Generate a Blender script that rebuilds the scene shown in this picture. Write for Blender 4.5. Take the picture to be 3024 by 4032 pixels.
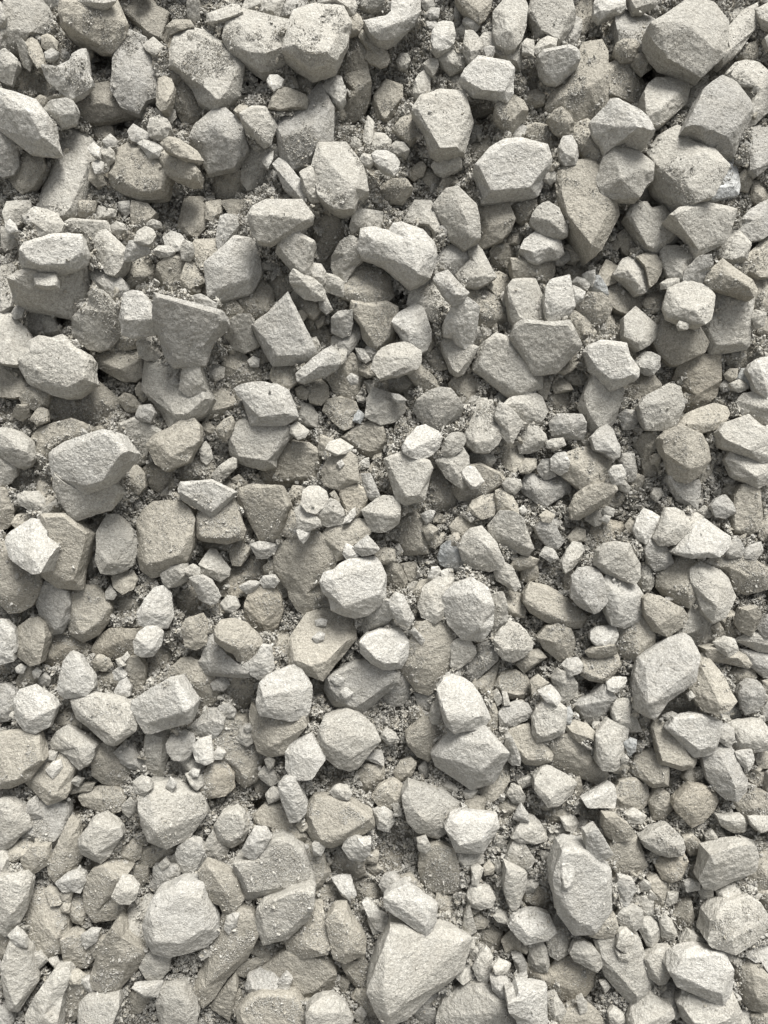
import bpy, bmesh, math, random, time
import numpy as np
from mathutils import Vector, Matrix
from mathutils.geometry import delaunay_2d_cdt
R = math.radians
T0 = time.time()
for o in list(bpy.data.objects):
    bpy.data.objects.remove(o)
scene = bpy.context.scene
rng = np.random.default_rng(7)

# ------------------------------------------------------------------ camera, sky, sun, exposure
BETA = R(33)                 # the pile face leans back at its angle of repose
DIST = 1.20                  # lens to pile, metres
PXM = 1.20 / 3024            # metres per photo pixel on the pile face
U = np.array([1.0, 0.0, 0.0])
V = np.array([0.0, math.cos(BETA), math.sin(BETA)])     # up the slope
N = np.array([0.0, -math.sin(BETA), math.cos(BETA)])    # out of the slope

cam_d = bpy.data.cameras.new('camera')
cam = bpy.data.objects.new('camera', cam_d)
scene.collection.objects.link(cam)
cam_d.sensor_fit = 'HORIZONTAL'
cam_d.angle = 2 * math.atan(0.6 / DIST)
cam_d.clip_start = 0.02
cam_d.clip_end = 2000
cam.matrix_world = Matrix(((U[0], V[0], N[0], N[0]*DIST), (U[1], V[1], N[1], N[1]*DIST),
                           (U[2], V[2], N[2], N[2]*DIST), (0, 0, 0, 1)))
scene.camera = cam

SUN_EL, SUN_AZ = R(64), R(30)      # azimuth from +Y (behind the pile) towards +X
world = bpy.data.worlds.new('World'); scene.world = world
world.use_nodes = True
wn, wl = world.node_tree.nodes, world.node_tree.links
wn.clear()
sky = wn.new('ShaderNodeTexSky'); sky.sky_type = 'NISHITA'; sky.sun_disc = False
sky.sun_elevation = SUN_EL; sky.sun_rotation = SUN_AZ
sky.air_density = 1.0; sky.dust_density = 4.0; sky.ozone_density = 1.0
hs = wn.new('ShaderNodeHueSaturation'); hs.inputs['Saturation'].default_value = 0.12
bg = wn.new('ShaderNodeBackground'); bg.inputs['Strength'].default_value = 0.05
wo = wn.new('ShaderNodeOutputWorld')
wl.new(sky.outputs[0], hs.inputs['Color']); wl.new(hs.outputs[0], bg.inputs['Color']); wl.new(bg.outputs[0], wo.inputs[0])
sun_d = bpy.data.lights.new('sun', 'SUN'); sun_d.energy = 2.0; sun_d.angle = R(28); sun_d.color = (1.0, 0.972, 0.93)
sun = bpy.data.objects.new('sun', sun_d); scene.collection.objects.link(sun)
sd = Vector((math.sin(SUN_AZ)*math.cos(SUN_EL), math.cos(SUN_AZ)*math.cos(SUN_EL), math.sin(SUN_EL)))
sun.rotation_euler = sd.to_track_quat('Z', 'Y').to_euler()
scene.view_settings.view_transform = 'Standard'
scene.view_settings.look = 'None'
scene.view_settings.exposure = 1.66
scene.view_settings.gamma = 1.0
scene.view_settings.use_curve_mapping = False
scene.cycles.max_bounces = 6
scene.cycles.diffuse_bounces = 2

# ------------------------------------------------------------------ small numpy helpers
def hash3(ix, iy, iz, s):
    h = (ix * 374761393 + iy * 668265263 + iz * 2147483647 + s * 974711) & 0xffffffff
    h = ((h ^ (h >> 13)) * 1274126177) & 0xffffffff
    h = h ^ (h >> 16)
    return (h & 0xffffff) / float(0x7fffff) - 1.0
def noise3(p, s=0):
    """value noise in [-1, 1] at points p (n, 3)"""
    f = np.floor(p).astype(np.int64); t = p - f
    t = t * t * t * (t * (t * 6 - 15) + 10)
    x, y, z = f.T; u, v, w = t.T
    r = 0
    for dx in (0, 1):
        for dy in (0, 1):
            for dz in (0, 1):
                wt = (u if dx else 1 - u) * (v if dy else 1 - v) * (w if dz else 1 - w)
                r = r + wt * hash3(x + dx, y + dy, z + dz, s)
    return r
def to_world(abz):
    abz = np.asarray(abz, float)
    return abz[..., 0:1] * U + abz[..., 1:2] * V + abz[..., 2:3] * N
def unproject(X, Y, z):
    """photo pixel -> slope coordinates (a, b, z) at height z above the pile face"""
    k = (DIST - z) / DIST * PXM
    return np.stack([(X - 1512) * k, -(Y - 2016) * k, np.broadcast_to(z, np.shape(X))], -1)
def mesh_np(name, verts, faces, smooth=True):
    me = bpy.data.meshes.new(name)
    faces = np.asarray(faces, np.int32); n = faces.shape[1]
    me.vertices.add(len(verts)); me.vertices.foreach_set('co', np.asarray(verts, np.float32).ravel())
    me.loops.add(faces.size); me.loops.foreach_set('vertex_index', faces.ravel())
    me.polygons.add(len(faces)); me.polygons.foreach_set('loop_start', np.arange(0, faces.size, n, dtype=np.int32))
    me.polygons.foreach_set('use_smooth', np.full(len(faces), smooth))
    me.update(calc_edges=True)
    return me

# ------------------------------------------------------------------ materials
def stone_material(name, col, attr=False, bump=1.0, warm=0.5):
    m = bpy.data.materials.new(name); m.use_nodes = True
    n, l = m.node_tree.nodes, m.node_tree.links
    n.clear()
    out = n.new('ShaderNodeOutputMaterial'); b = n.new('ShaderNodeBsdfPrincipled')
    b.inputs['Roughness'].default_value = 0.92
    b.inputs['Specular IOR Level'].default_value = 0.18
    l.new(b.outputs[0], out.inputs[0])
    tc = n.new('ShaderNodeTexCoord'); oi = n.new('ShaderNodeObjectInfo')
    off = n.new('ShaderNodeVectorMath'); off.operation = 'MULTIPLY_ADD'
    l.new(oi.outputs['Random'], off.inputs[0]); off.inputs[1].default_value = (13.0, 7.0, 3.0)
    l.new(tc.outputs['Object'], off.inputs[2])
    P = off.outputs[0]
    def nz(scale, detail=3, rough=0.6, dist=0.0):
        t = n.new('ShaderNodeTexNoise'); t.inputs['Scale'].default_value = scale
        t.inputs['Detail'].default_value = detail; t.inputs['Roughness'].default_value = rough
        t.inputs['Distortion'].default_value = dist
        l.new(P, t.inputs['Vector']); return t.outputs['Fac']
    def mth(op, a, c, clamp=False):
        t = n.new('ShaderNodeMath'); t.operation = op; t.use_clamp = clamp
        for i, x in enumerate((a, c)):
            if isinstance(x, (int, float)): t.inputs[i].default_value = x
            else: l.new(x, t.inputs[i])
        return t.outputs[0]
    def mixc(f, a, c, mode='MIX'):
        t = n.new('ShaderNodeMix'); t.data_type = 'RGBA'; t.blend_type = mode
        for i, x in ((0, f), (6, a), (7, c)):
            if isinstance(x, (int, float)): t.inputs[i].default_value = x
            elif isinstance(x, tuple): t.inputs[i].default_value = x + (1.0,)
            else: l.new(x, t.inputs[i])
        return t.outputs[2]
    def ramp(f, lo, hi):
        t = n.new('ShaderNodeMapRange'); l.new(f, t.inputs[0])
        t.inputs[1].default_value = lo; t.inputs[2].default_value = hi
        return t.outputs[0]
    if attr:
        at = n.new('ShaderNodeAttribute'); at.attribute_name = 'tone'
        base = at.outputs['Color']
    else:
        v = ramp(oi.outputs['Random'], 0, 1)
        mr = n.new('ShaderNodeMapRange'); l.new(oi.outputs['Random'], mr.inputs[0])
        mr.inputs[3].default_value = 0.90; mr.inputs[4].default_value = 1.08
        cc = n.new('ShaderNodeVectorMath'); cc.operation = 'SCALE'
        cc.inputs[0].default_value = col; l.new(mr.outputs[0], cc.inputs['Scale'])
        base = cc.outputs[0]
    big, mid, fine, sand = nz(28, 4, 0.6), nz(110, 4, 0.65), nz(520, 3, 0.7), nz(250, 2, 0.6)
    # dust films, mineral mottling and sand-sized speckle: all in the stone's own colour
    dust = (0.352, 0.335, 0.298)
    c = mixc(mth('MULTIPLY', ramp(big, 0.42, 0.66), 0.25 + 0.2*warm), base, dust)
    c = mixc(ramp(mid, 0.30, 0.75), mixc(1.0, c, (0.86, 0.857, 0.848), 'MULTIPLY'), mixc(1.0, c, (1.10, 1.10, 1.095), 'MULTIPLY'))
    c = mixc(ramp(fine, 0.30, 0.70), mixc(1.0, c, (0.66, 0.655, 0.64), 'MULTIPLY'), mixc(1.0, c, (1.30, 1.30, 1.29), 'MULTIPLY'))
    c = mixc(ramp(sand, 0.32, 0.68), mixc(1.0, c, (0.84, 0.835, 0.82), 'MULTIPLY'), mixc(1.0, c, (1.12, 1.12, 1.115), 'MULTIPLY'))
    if not attr:
        stain = mth('MULTIPLY', ramp(nz(17, 5, 0.62, 0.8), 0.54, 0.74), mth('MULTIPLY', oi.outputs['Random'], 0.35))
        c = mixc(stain, c, (0.335, 0.308, 0.262))
    vo = n.new('ShaderNodeTexVoronoi'); vo.inputs['Scale'].default_value = 330; l.new(P, vo.inputs['Vector'])
    spk = mth('MULTIPLY', mth('LESS_THAN', vo.outputs['Distance'], 0.22), ramp(nz(60, 2), 0.52, 0.62))
    c = mixc(mth('MULTIPLY', spk, 0.14), c, (0.20, 0.185, 0.16))
    l.new(c, b.inputs['Base Color'])
    v2 = n.new('ShaderNodeTexVoronoi'); v2.inputs['Scale'].default_value = 420; l.new(P, v2.inputs['Vector'])
    grain = mth('SUBTRACT', 1.0, v2.outputs['Distance'])
    gmask = ramp(nz(45, 3), 0.42, 0.60)
    h = mth('ADD', mth('MULTIPLY', mid, 1.0), mth('ADD', mth('MULTIPLY', fine, 0.55), mth('MULTIPLY', sand, 0.85)))
    h = mth('ADD', h, mth('MULTIPLY', mth('MULTIPLY', grain, gmask), 0.12 * (0.6 + warm)))
    # faint bedding, a different way round in each stone
    vr = n.new('ShaderNodeVectorRotate'); vr.rotation_type = 'EULER_XYZ'; l.new(P, vr.inputs['Vector'])
    rs = n.new('ShaderNodeVectorMath'); rs.operation = 'SCALE'; rs.inputs[0].default_value = (9.0, 17.0, 5.0)
    l.new(oi.outputs['Random'], rs.inputs['Scale']); l.new(rs.outputs[0], vr.inputs['Rotation'])
    mp = n.new('ShaderNodeMapping'); mp.inputs['Scale'].default_value = (35, 35, 190); l.new(vr.outputs[0], mp.inputs['Vector'])
    bed = n.new('ShaderNodeTexNoise'); bed.inputs['Scale'].default_value = 1.0; bed.inputs['Detail'].default_value = 3
    l.new(mp.outputs[0], bed.inputs['Vector'])
    h = mth('ADD', h, mth('MULTIPLY', bed.outputs['Fac'], mth('MULTIPLY', oi.outputs['Random'], 0.0 if attr else 0.9)))
    bp = n.new('ShaderNodeBump'); bp.inputs['Strength'].default_value = 0.85 * bump
    bp.inputs['Distance'].default_value = 0.0028
    l.new(h, bp.inputs['Height']); l.new(bp.outputs[0], b.inputs['Normal'])
    return m
TONE = {'w': (0.436, 0.429, 0.407), 'l': (0.394, 0.384, 0.356), 'g': (0.350, 0.344, 0.327),
        'b': (0.335, 0.318, 0.280), 'd': (0.255, 0.243, 0.216), 'W': (0.465, 0.480, 0.490), 'c': (0.345, 0.358, 0.364),  # d: limestone with the shade on low, overhung stones put into its colour
        't': (0.328, 0.305, 0.260)}
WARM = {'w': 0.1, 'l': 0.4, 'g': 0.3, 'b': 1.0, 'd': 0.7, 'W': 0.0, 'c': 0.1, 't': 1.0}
MAT = {k: stone_material('limestone_' + {'w': 'whitish', 'l': 'pale', 'g': 'grey', 'b': 'dusty_beige', 'd': 'dark', 'W': 'bluish_white', 'c': 'cool_grey', 't': 'tan'}[k],  # dark: limestone darkened by painted shade
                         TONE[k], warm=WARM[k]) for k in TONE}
MAT_LOOSE = stone_material('crushed_limestone', None, attr=True, bump=0.8)
MAT_BED = stone_material('stone_dust', (0.220, 0.203, 0.172), warm=0.9, bump=1.6)

DATA = """
T 0 0
2 l|4,0 33,0 38,6 42,14 38,27 33,29 22,33 14,42 8,40 3,36 2,20|25,26,8 6,24,6 28,8,7|big smooth rounded boulder cut by the top edge
2 l|-3,3 0,2 4,14 2,21 -3,23
2 l|-3,22 1,21 4,27 3,38 -3,42
3 b|50,0 60,0 77,4 90,4 95,2 97,8 102,19 100,30 94,38 90,42 82,41 76,38 72,34 62,30 52,23 49,17|80,8,8 83,28,8 60,14,7|long beige slab hanging down from the top edge, grit on its right half
4 l|62,-6 93,-6 93,0 88,4 82,5 74,4 62,0
1 g|34,-4 50,-4 49,9 42,7 37,4 33,0
1 d|95,-3 121,-3 127,6 137,10 138,13 135,30 134,34 124,32 117,26 108,15 100,7|128,15,7|large leaning dark grey slab with a smooth face at the top edge
3 l|153,-2 161,-2 162,15 158,17 154,13
3 b|136,22 142,17 155,17 158,21 150,23 142,26 138,28
4 w|35,54 40,56 46,56 58,50 60,45 66,41 69,40 71,46 70,52 71,60 74,66 73,71 68,74 63,78 58,80 52,76 47,70 40,65 36,59|60,56,9 53,66,7 66,64,7|white angular wedge with grit in the hollow on its top
2 b|67,40 72,33 75,37 75,45 71,50
3 l|14,33 17,32 20,36 22,45 26,50 24,57 20,54 17,46 15,39||upright thin splinter
3 b|21,34 25,31 30,34 34,44 35,53 31,55 27,50 24,44
3 b|34,30 38,28 42,30 46,34 46,40 40,40 35,38
4 g|37,43 42,40 47,43 46,47 42,49 38,48
3 l|0,43 3,40 6,42 12,48 13,52 11,62 9,69 4,66 -3,63 -4,48|7,53,9 6,56,8|chipped grey block at the left edge
0 b|13,50 17,50 24,58 33,60 40,66 46,70 54,77 50,80 38,80 28,78 12,76 10,74|30,68,8|flat brownish slab buried under the white wedge
4 w|-4,72 6,75 20,79 28,83 32,89 36,95 40,105 45,116 47,125 38,126 30,125 25,123 18,116 8,110 4,107 -4,102|24,92,9 36,116,7 18,110,7 6,88,8|long pale pointed boulder with a brown scrape along its face
4 w|36,90 42,83 54,81 58,83 60,88 62,92 61,100 51,103 46,100 43,96 37,92|49,94,9 60,93,8|bright square block with a broken front
3 b|29,81 33,78 37,80 39,85 35,89 30,86
3 b|39,80 43,78 47,80 46,83 40,83
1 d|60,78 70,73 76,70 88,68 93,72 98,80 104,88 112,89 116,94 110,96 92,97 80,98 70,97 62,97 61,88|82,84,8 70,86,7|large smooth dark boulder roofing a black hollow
2 g|94,48 98,40 101,33 103,25 107,26 118,32 120,45 122,54 125,60 128,70 128,77 118,80 115,86 112,90 105,88 100,85 97,79 92,72 92,66 94,58|108,40,7 110,58,8 104,66,8 118,68,7|tall lumpy grey boulder with a gritty neck
3 l|118,37 125,31 133,38 127,44 120,40
2 d|137,63 143,59 148,64 143,69 138,67
4 b|130,65 134,63 139,65 141,71 139,80 135,88 132,89 129,86 129,76||upright spindle-shaped beige stone
2 b|142,68 150,62 157,67 163,80 165,86 163,95 157,101 149,98 144,90 138,88 137,84 141,78|150,80,9 145,82,7|rounded beige stone with a dull front face
3 l|128,91 133,89 142,90 143,95 140,100 133,96
4 l|121,104 123,97 130,95 136,98 138,104 136,111 130,114 123,111||round pale disc-like stone
3 g|105,107 109,102 116,107 122,110 124,114 118,116 108,114
0 b|75,104 86,102 91,104 92,112 88,116 78,114
3 g|84,115 90,110 95,115 94,119 88,119
3 w|113,117 117,115 126,117 132,121 129,127 122,128 117,122
3 b|132,117 138,112 145,114 152,118 160,124 165,131 162,133 154,132 143,125 135,121||long beige lozenge lying slantwise
3 b|131,124 136,123 148,127 157,134 162,140 161,147 156,149 145,147 137,142 132,132|145,138,8|oval dusty beige stone
2 b|88,142 93,130 97,122 104,118 120,124 130,130 137,138 138,147 135,158 127,161 115,162 103,158 93,152|112,136,9 128,142,8 100,140,8|large dusty brownish oval boulder with pale crumbs along its top
1 l|45,103 55,101 62,104 75,116 75,128 72,140 73,150 70,163 64,175 52,182 40,180 32,168 36,155 42,138 47,125|62,122,8 58,145,8 54,165,7|long sloping slab buried in crumbs
3 g|-4,103 6,108 12,114 14,123 14,135 10,141 2,143 -4,140|4,122,8|grey leaning stone at the left edge under a long pale pointed boulder
2 b|16,124 25,120 32,125 36,135 34,142 27,151 18,157 12,152 9,147 13,138|24,135,9|leaning beige oval
2 b|75,133 80,135 84,145 86,150 79,152 73,146
4 g|76,134 79,131 84,133 83,140 78,141
4 w|72,121 76,117 81,121 80,127 76,126
3 l|82,122 87,118 92,124 93,130 88,135 82,129
T 741 0
3 l|-14,43 -12,30 0,24 12,27 25,34 33,40 40,46 43,55 41,68 40,77 33,83 24,90 20,90 10,81 5,70 0,66 -5,60 -13,52|5,40,8 30,52,8 22,79,8 37,68,7|broad flat slab sprinkled with grit, tapering to a blunt lower point
1 d|9,20 10,15 20,5 33,-4 43,-4 38,5 25,8 16,13
3 l|16,12 25,8 36,4 41,5 43,9 38,13 28,17 20,19 16,17
2 l|43,8 46,2 49,-3 58,-3 58,5 52,9 46,9
2 l|58,6 60,2 64,-3 79,-3 76,6 73,14 64,11 58,9
2 g|74,13 76,5 82,-3 95,-3 101,3 95,6 88,9 85,15 80,15
3 l|30,22 33,17 40,12 45,9 52,10 62,13 72,14 85,18 82,26 79,33 82,40 85,44 80,46 72,53 66,56 60,57 53,53 50,50 40,44 35,41 32,35 30,30|42,20,8 60,25,7 66,44,9 48,42,8 76,38,8|broad blunt stone with dark grit in its hollow top
4 l|86,11 95,6 107,4 118,4 125,7 129,13 131,19 129,25 128,33 124,40 118,49 111,52 100,52 94,48 90,44 85,43 79,39 79,33 82,24 84,18|84,36,8 97,39,9 112,37,9 124,22,8 100,12,6|big square block with a flat gritty top and sharp front edge
3 l|106,-4 134,-4 137,5 134,11 130,12 127,7 120,4 112,4 107,2
2.5 b|130,13 135,9 140,14 142,19 139,25 132,28 128,27 131,20
3 l|141,-3 160,-3 158,7 150,10 144,8 141,4
2 b|138,26 142,25 148,31 155,34 161,42 164,48 162,53 157,54 149,51 145,47 147,40 142,32|152,43,8|slanting beige oval stone
1 b|130,28 140,30 145,34 147,41 145,48 145,55 148,65 147,80 143,92 138,97 130,100 123,95 120,88 120,80 126,70 125,60 118,62 118,55 124,45 129,38|138,40,7 138,75,9 132,90,7|tall gritty beige pillar with a rounded head
3 w|110,71 118,62 124,63 127,71 127,80 124,86 119,83 116,77|120,70,8|pale triangular chip leaning on the beige pillar
3 b|88,66 92,59 101,53 107,55 108,61 104,66 102,72 95,74 88,72|93,65,8 102,64,8
3 w|65,66 67,62 73,62 77,65 75,70 70,73 66,69
2 l|52,61 53,54 60,58 69,54 68,59 62,61
3 b|66,88 70,79 73,72 82,73 92,76 97,79 96,88 88,88 80,89 74,91|78,86,8 74,76,7 92,84,7|flat beige plate with clean broken edges
2 l|43,93 52,88 62,88 68,94 71,103 66,117 62,119 52,109 46,101|58,103,9 50,102,7 68,102,7|flat-faced small stone with crumbs on top, under a beige broken plate
2 g|71,105 72,98 80,92 92,88 100,80 108,68 113,74 117,88 118,98 117,110 116,118 108,122 104,130 96,134 86,135 78,130 74,122 72,112|76,111,8 90,108,9 103,100,9 115,89,8 104,120,7|large boulder with a gritty shelf on top and a smooth grey front
3 g|3,112 8,100 20,92 30,90 38,96 42,102 44,112 47,121 43,129 36,134 28,138 17,140 13,134 10,124 3,117|25,103,9 31,112,8 14,116,7|grey pyramid-faced boulder speckled with dark marks
1.5 l|46,127 50,120 58,117 66,117 72,121 71,133 68,142 65,150 55,154 49,154 45,148 44,138|58,138,9 52,146,8|gritty blunt-footed stone with a small smooth white chip on it
3 w|61,132 63,127 69,124 68,130 65,137||small smooth white chip
3 g|70,134 74,130 79,133 87,142 93,150 96,159 93,164 87,160 79,153 74,143|84,146,8|slanting grey bar-shaped stone
3 l|92,141 97,137 102,136 105,147 106,158 106,164 100,165 95,156||narrow upright pale bar of stone
3 l|103,127 107,118 112,116 120,117 128,118 134,126 140,134 143,144 145,155 137,160 134,168 120,168 108,158 106,145 103,135|109,125,8 122,141,9 136,153,8 122,160,6|large angular boulder with a gritty right shoulder
3 l|140,131 143,126 149,127 151,132 148,136 142,136
3 l|144,110 147,95 151,100 150,113 148,117 144,115
3 l|151,114 153,109 160,110 165,115 163,122 155,123 151,119
3 l|132,120 136,112 140,115 141,121 138,124
0 b|21,150 26,140 36,136 44,143 46,152 50,162 48,168 35,172 24,168 21,160||orange-tinged beige stone, mostly buried under a grey pyramid-faced one
2 b|38,81 42,76 49,77 50,83 46,86
2 b|38,90 42,86 48,87 48,93 41,93
T 1482 0
4 w|-9,17 -4,26 2,31 8,32 14,30 22,25 30,18 35,9 35,-4 14,-4 13,10 8,14 0,15|24,6,9 24,16,9 8,22,9|white scoop-shaped stone with a raised curved rim
2 g|37,-3 45,-3 47,5 43,9 39,7
2 g|41,11 45,7 51,7 50,14 44,15
2 g|41,15 47,14 50,22 46,24 41,22
2 g|63,18 65,6 68,4 71,9 69,19 66,23 63,21
3 b|66,-4 94,-4 92,8 88,15 84,18 79,13 73,8|84,10,7
2 g|71,17 76,13 83,17 84,21 81,25 74,22
4 w|46,31 47,25 51,19 57,17 62,19 64,27 62,35 57,39 50,41 47,37|54,30,9|egg-shaped whitish stone
2 l|64,30 67,24 72,19 77,22 79,26 73,29 68,34 64,37
3 l|71,40 72,30 73,25 79,26 84,33 87,41 83,47 77,52 73,46|77,34,7 77,42,9|angular grey shard with a pointed top
3 l|52,47 54,40 58,40 66,43 71,42 74,49 70,55 65,58 60,60 55,54|60,46,8 62,52,8
4 l|97,10 102,3 108,-3 119,-3 122,5 122,11 120,22 117,32 112,38 107,39 100,35 97,27|104,8,8 118,8,7 110,26,9 103,24,8|tall four-sided stone standing on top of another stone
3 l|85,32 88,28 97,26 100,34 106,38 112,38 117,34 120,39 119,48 117,55 108,51 97,47 89,42 86,38|92,34,8 114,44,8|flat pale stone pinned beneath a tall one
4 w|70,64 74,57 79,51 84,47 92,47 100,50 108,52 111,56 111,65 110,76 106,82 99,79 91,76 80,76 74,73 71,69|80,68,8 104,72,8 104,57,7 84,52,7|plump whitish dusty boulder overhanging a dark one
1 d|75,83 82,78 90,76 98,80 105,83 98,88 90,92 80,95 76,92
3 l|125,10 128,-3 158,-3 161,8 161,18 156,27 151,34 148,37 142,30 130,31 128,22 126,16|145,14,9 135,20,8|large flat oval stone reaching past the top edge
3 l|120,35 123,32 128,33 128,45 120,42
3 l|129,40 135,33 141,30 147,32 146,37 139,40 131,44
4 w|133,47 137,42 148,39 158,38 164,41 165,48 162,55 154,62 147,68 139,66 134,60 133,53|148,57,9 138,46,7 160,46,7|wedge-nosed whitish stone with a flat bright top
0.5 b|113,53 120,48 128,45 133,50 135,62 134,68 127,72 117,66|124,58,8
3 l|39,52 43,49 49,48 50,52 46,61 42,59
3 l|31,76 33,65 36,60 41,57 43,64 43,73 38,78 33,79|38,68,8
2 l|17,50 20,44 25,44 27,49 24,55 19,56
1 b|-2,85 0,75 8,66 20,70 20,80 14,92 8,99 2,96|10,80,8|low mound of grit-coated rock, left of a broad pale trapezoid slab
2 l|59,64 65,56 69,62 71,70 74,78 66,77 58,75
4 l|31,89 37,80 44,76 52,75 57,77 65,76 71,76 74,83 74,90 77,100 76,106 73,118 70,125 60,125 51,125 47,122 43,114 39,106 35,98|40,87,8 69,82,8 71,102,8 50,117,8 64,119,8|broad pale trapezoid slab with an even flat face
3 b|14,105 21,97 30,94 32,97 35,104 38,108 33,113 27,118 21,113|26,105,8|diamond-shaped beige stone
2 g|76,104 83,103 86,109 82,114 76,117
2 b|76,126 79,119 87,115 92,114 94,121 89,128 80,131
3 b|97,94 99,86 106,81 113,79 119,83 123,90 120,97 115,103 110,108 104,104 98,99|100,95,8 110,99,9 119,90,8|brownish block with coarse crumbs heaped on its top
3 l|46,135 50,129 56,126 63,126 68,130 69,136 62,141 55,144 49,140|52,132,7 60,135,9
4 w|83,135 86,130 95,122 105,116 117,115 122,115 130,119 138,120 141,126 142,133 138,142 134,155 130,159 118,162 104,163 93,165 88,163 85,155 83,143|86,141,8 95,148,9 104,151,9.5 113,146,9.5 135,136,8 105,121,7|large pale block with a bright flat top and thick shaded front
2 b|118,112 122,104 130,101 140,103 146,107 147,115 145,124 141,127 138,121 130,118 122,115|134,112,9|dusty brownish rounded stone with pebbles on top, right of a pale boulder
3 b|141,97 146,91 151,88 157,94 160,100 160,108 157,111 148,109 143,103|149,100,9 157,101,8
2 g|150,120 153,112 159,111 163,118 164,127 162,134 155,134 151,129||upright smooth grey oval stone
3.5 w|-3,126 0,124 8,124 14,127 18,132 17,138 14,142 8,139 3,134 -1,131|8,130,8|bent whitish stone shaped like a boomerang
3 l|10,122 16,116 22,117 26,122 24,128 15,126
3 b|2,157 6,151 14,147 24,147 28,153 25,160 21,166 12,165 5,161|8,154,8 24,152,8|square brownish cobble
1.5 b|37,145 42,138 50,139 54,147 50,151 42,150
2 b|26,143 30,137 37,132 40,136 37,143 31,147
2 b|52,152 55,146 62,142 67,147 64,153 56,155
2 b|120,82 122,76 130,74 137,77 136,84 129,86
2 l|136,146 139,139 145,140 146,147 142,150
1 b|131,158 135,151 146,151 147,163 139,168 133,166
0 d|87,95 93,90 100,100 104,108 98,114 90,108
2 g|112,108 116,101 122,104 119,112 114,114
1 b|100,116 106,109 114,111 112,118 104,119
T 2224 0
2 g|1,32 5,22 8,13 13,16 13,24 9,33 4,36
1 b|8,10 12,-3 22,-3 22,10 20,22 15,28 10,20
3 w|25,3 27,-3 49,-3 49,5 45,9 36,11 29,15 25,11
3 l|53,-3 78,-3 74,4 62,10 56,9
1.5 g|44,22 43,14 45,9 53,8 59,11 68,14 75,18 74,28 82,40 78,46 72,49 62,43 52,37 46,32|58,20,8 64,36,8|grey gritty boulder half hidden under the biggest pale boulder
3 b|41,44 43,36 48,33 57,33 60,36 58,43 54,49 46,50|50,40,9
2 b|55,53 57,46 63,44 72,48 70,55 63,61 58,57
4 l|73,19 80,14 88,12 92,6 97,1 105,-1 112,3 120,4 126,10 131,18 132,30 130,42 126,48 118,55 111,60 103,57 98,53 92,48 85,44 78,36 76,31 73,28|96,14,8 96,19,9 104,24,9.5 122,40,8 80,30,6|giant pale faceted boulder, its three faces meeting at a ridge
3 l|129,47 132,40 133,25 140,17 147,9 157,3 157,10 155,22 150,30 143,39 136,45 131,49|143,25,8|tall pale blade-shaped stone
2 l|131,17 135,10 143,5 146,7 140,15 133,19
3 l|157,8 166,3 172,8 170,22 162,20 158,14
1.5 b|-14,88 -10,78 0,70 8,50 18,33 28,32 33,42 34,55 35,70 33,82 28,91 16,97 6,104 -1,103 -6,96|20,50,8 0,78,8 18,72,9 28,66,8|large brownish boulder with grit covering its upper half
1 b|35,62 36,53 44,50 53,52 58,60 64,68 66,78 64,90 55,88 45,84 38,80 34,84|50,66,8|gritty brownish slab sloping down to the right
3.5 l|67,75 70,69 75,65 86,65 96,66 102,69 102,74 98,82 92,88 88,92 80,98 75,99 71,96 68,90 68,82|78,70,7 94,72,8 76,90,8|smooth pale shield-shaped stone
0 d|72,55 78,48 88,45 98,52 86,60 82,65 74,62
2 l|86,58 92,55 100,57 109,59 107,66 103,71 98,66 88,65
1.5 l|97,85 103,74 108,66 115,66 122,68 115,76 110,84 105,92 98,90
1 b|111,62 120,54 130,49 141,48 142,55 133,62 125,68 114,66
2 b|140,47 146,38 156,34 157,44 156,51 148,52
3 l|132,60 140,52 148,50 158,52 165,58 172,70 172,85 163,93 155,100 148,104 150,95 152,82 148,72 138,66|146,58,8 160,72,9|rounded pale boulder cut by the right edge
4 g|101,103 104,94 110,84 116,74 124,68 129,64 136,65 144,71 150,77 152,86 150,97 146,107 143,115 138,122 137,126 128,124 120,119 112,112 107,109|130,72,7 141,80,9 141,104,9 108,101,7 134,112,8|tall speckled grey boulder with a long right-hand ridge
4 w|22,100 27,95 34,88 38,82 44,81 52,86 61,91 68,97 73,104 71,110 66,116 58,120 47,117 38,120 33,124 30,116 25,109|33,100,8 45,104,9 60,104,9 70,104,8 42,87,7|whitish boulder with a bright sloping top and a curved front edge
1.5 b|6,108 11,101 18,98 23,102 26,112 32,118 35,126 33,133 22,132 14,125 8,117|18,110,8|gritty dark brown stone below a giant boulder, partly shaded
4 l|28,146 32,140 34,131 35,121 38,116 44,118 50,117 54,120 60,124 66,128 71,134 71,141 70,146 65,149 62,153 60,159 50,161 40,160 32,157 29,152|40,122,8 52,130,8 46,146,9 64,138,8|knobbly pale stone with a notched right side
4 l|70,125 74,119 78,113 85,107 92,105 98,106 106,111 113,116 118,122 126,129 132,135 131,140 126,147 120,157 112,162 100,166 92,164 84,159 76,152 71,145 71,135|73,134,7 79,138,9 90,133,9.5 105,128,9.5 115,126,9 128,136,7 91,111,7 95,152,8|giant boulder with a bright gritty cap and a dull angular front
3.5 W|120,129 136,128 139,132 139,138 142,152 141,158 136,160 124,161 115,160 124,150 128,140 130,133|136,133,8 138,152,8|bluish white speckled block, the only bluish stone
3 b|142,144 147,139 152,142 152,149 149,156 143,155
3 g|152,103 158,102 172,104 172,130 165,136 157,142 153,138 152,125 154,112|162,116,8|grey flat-faced slab cut by the right edge, near a bluish white block
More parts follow.
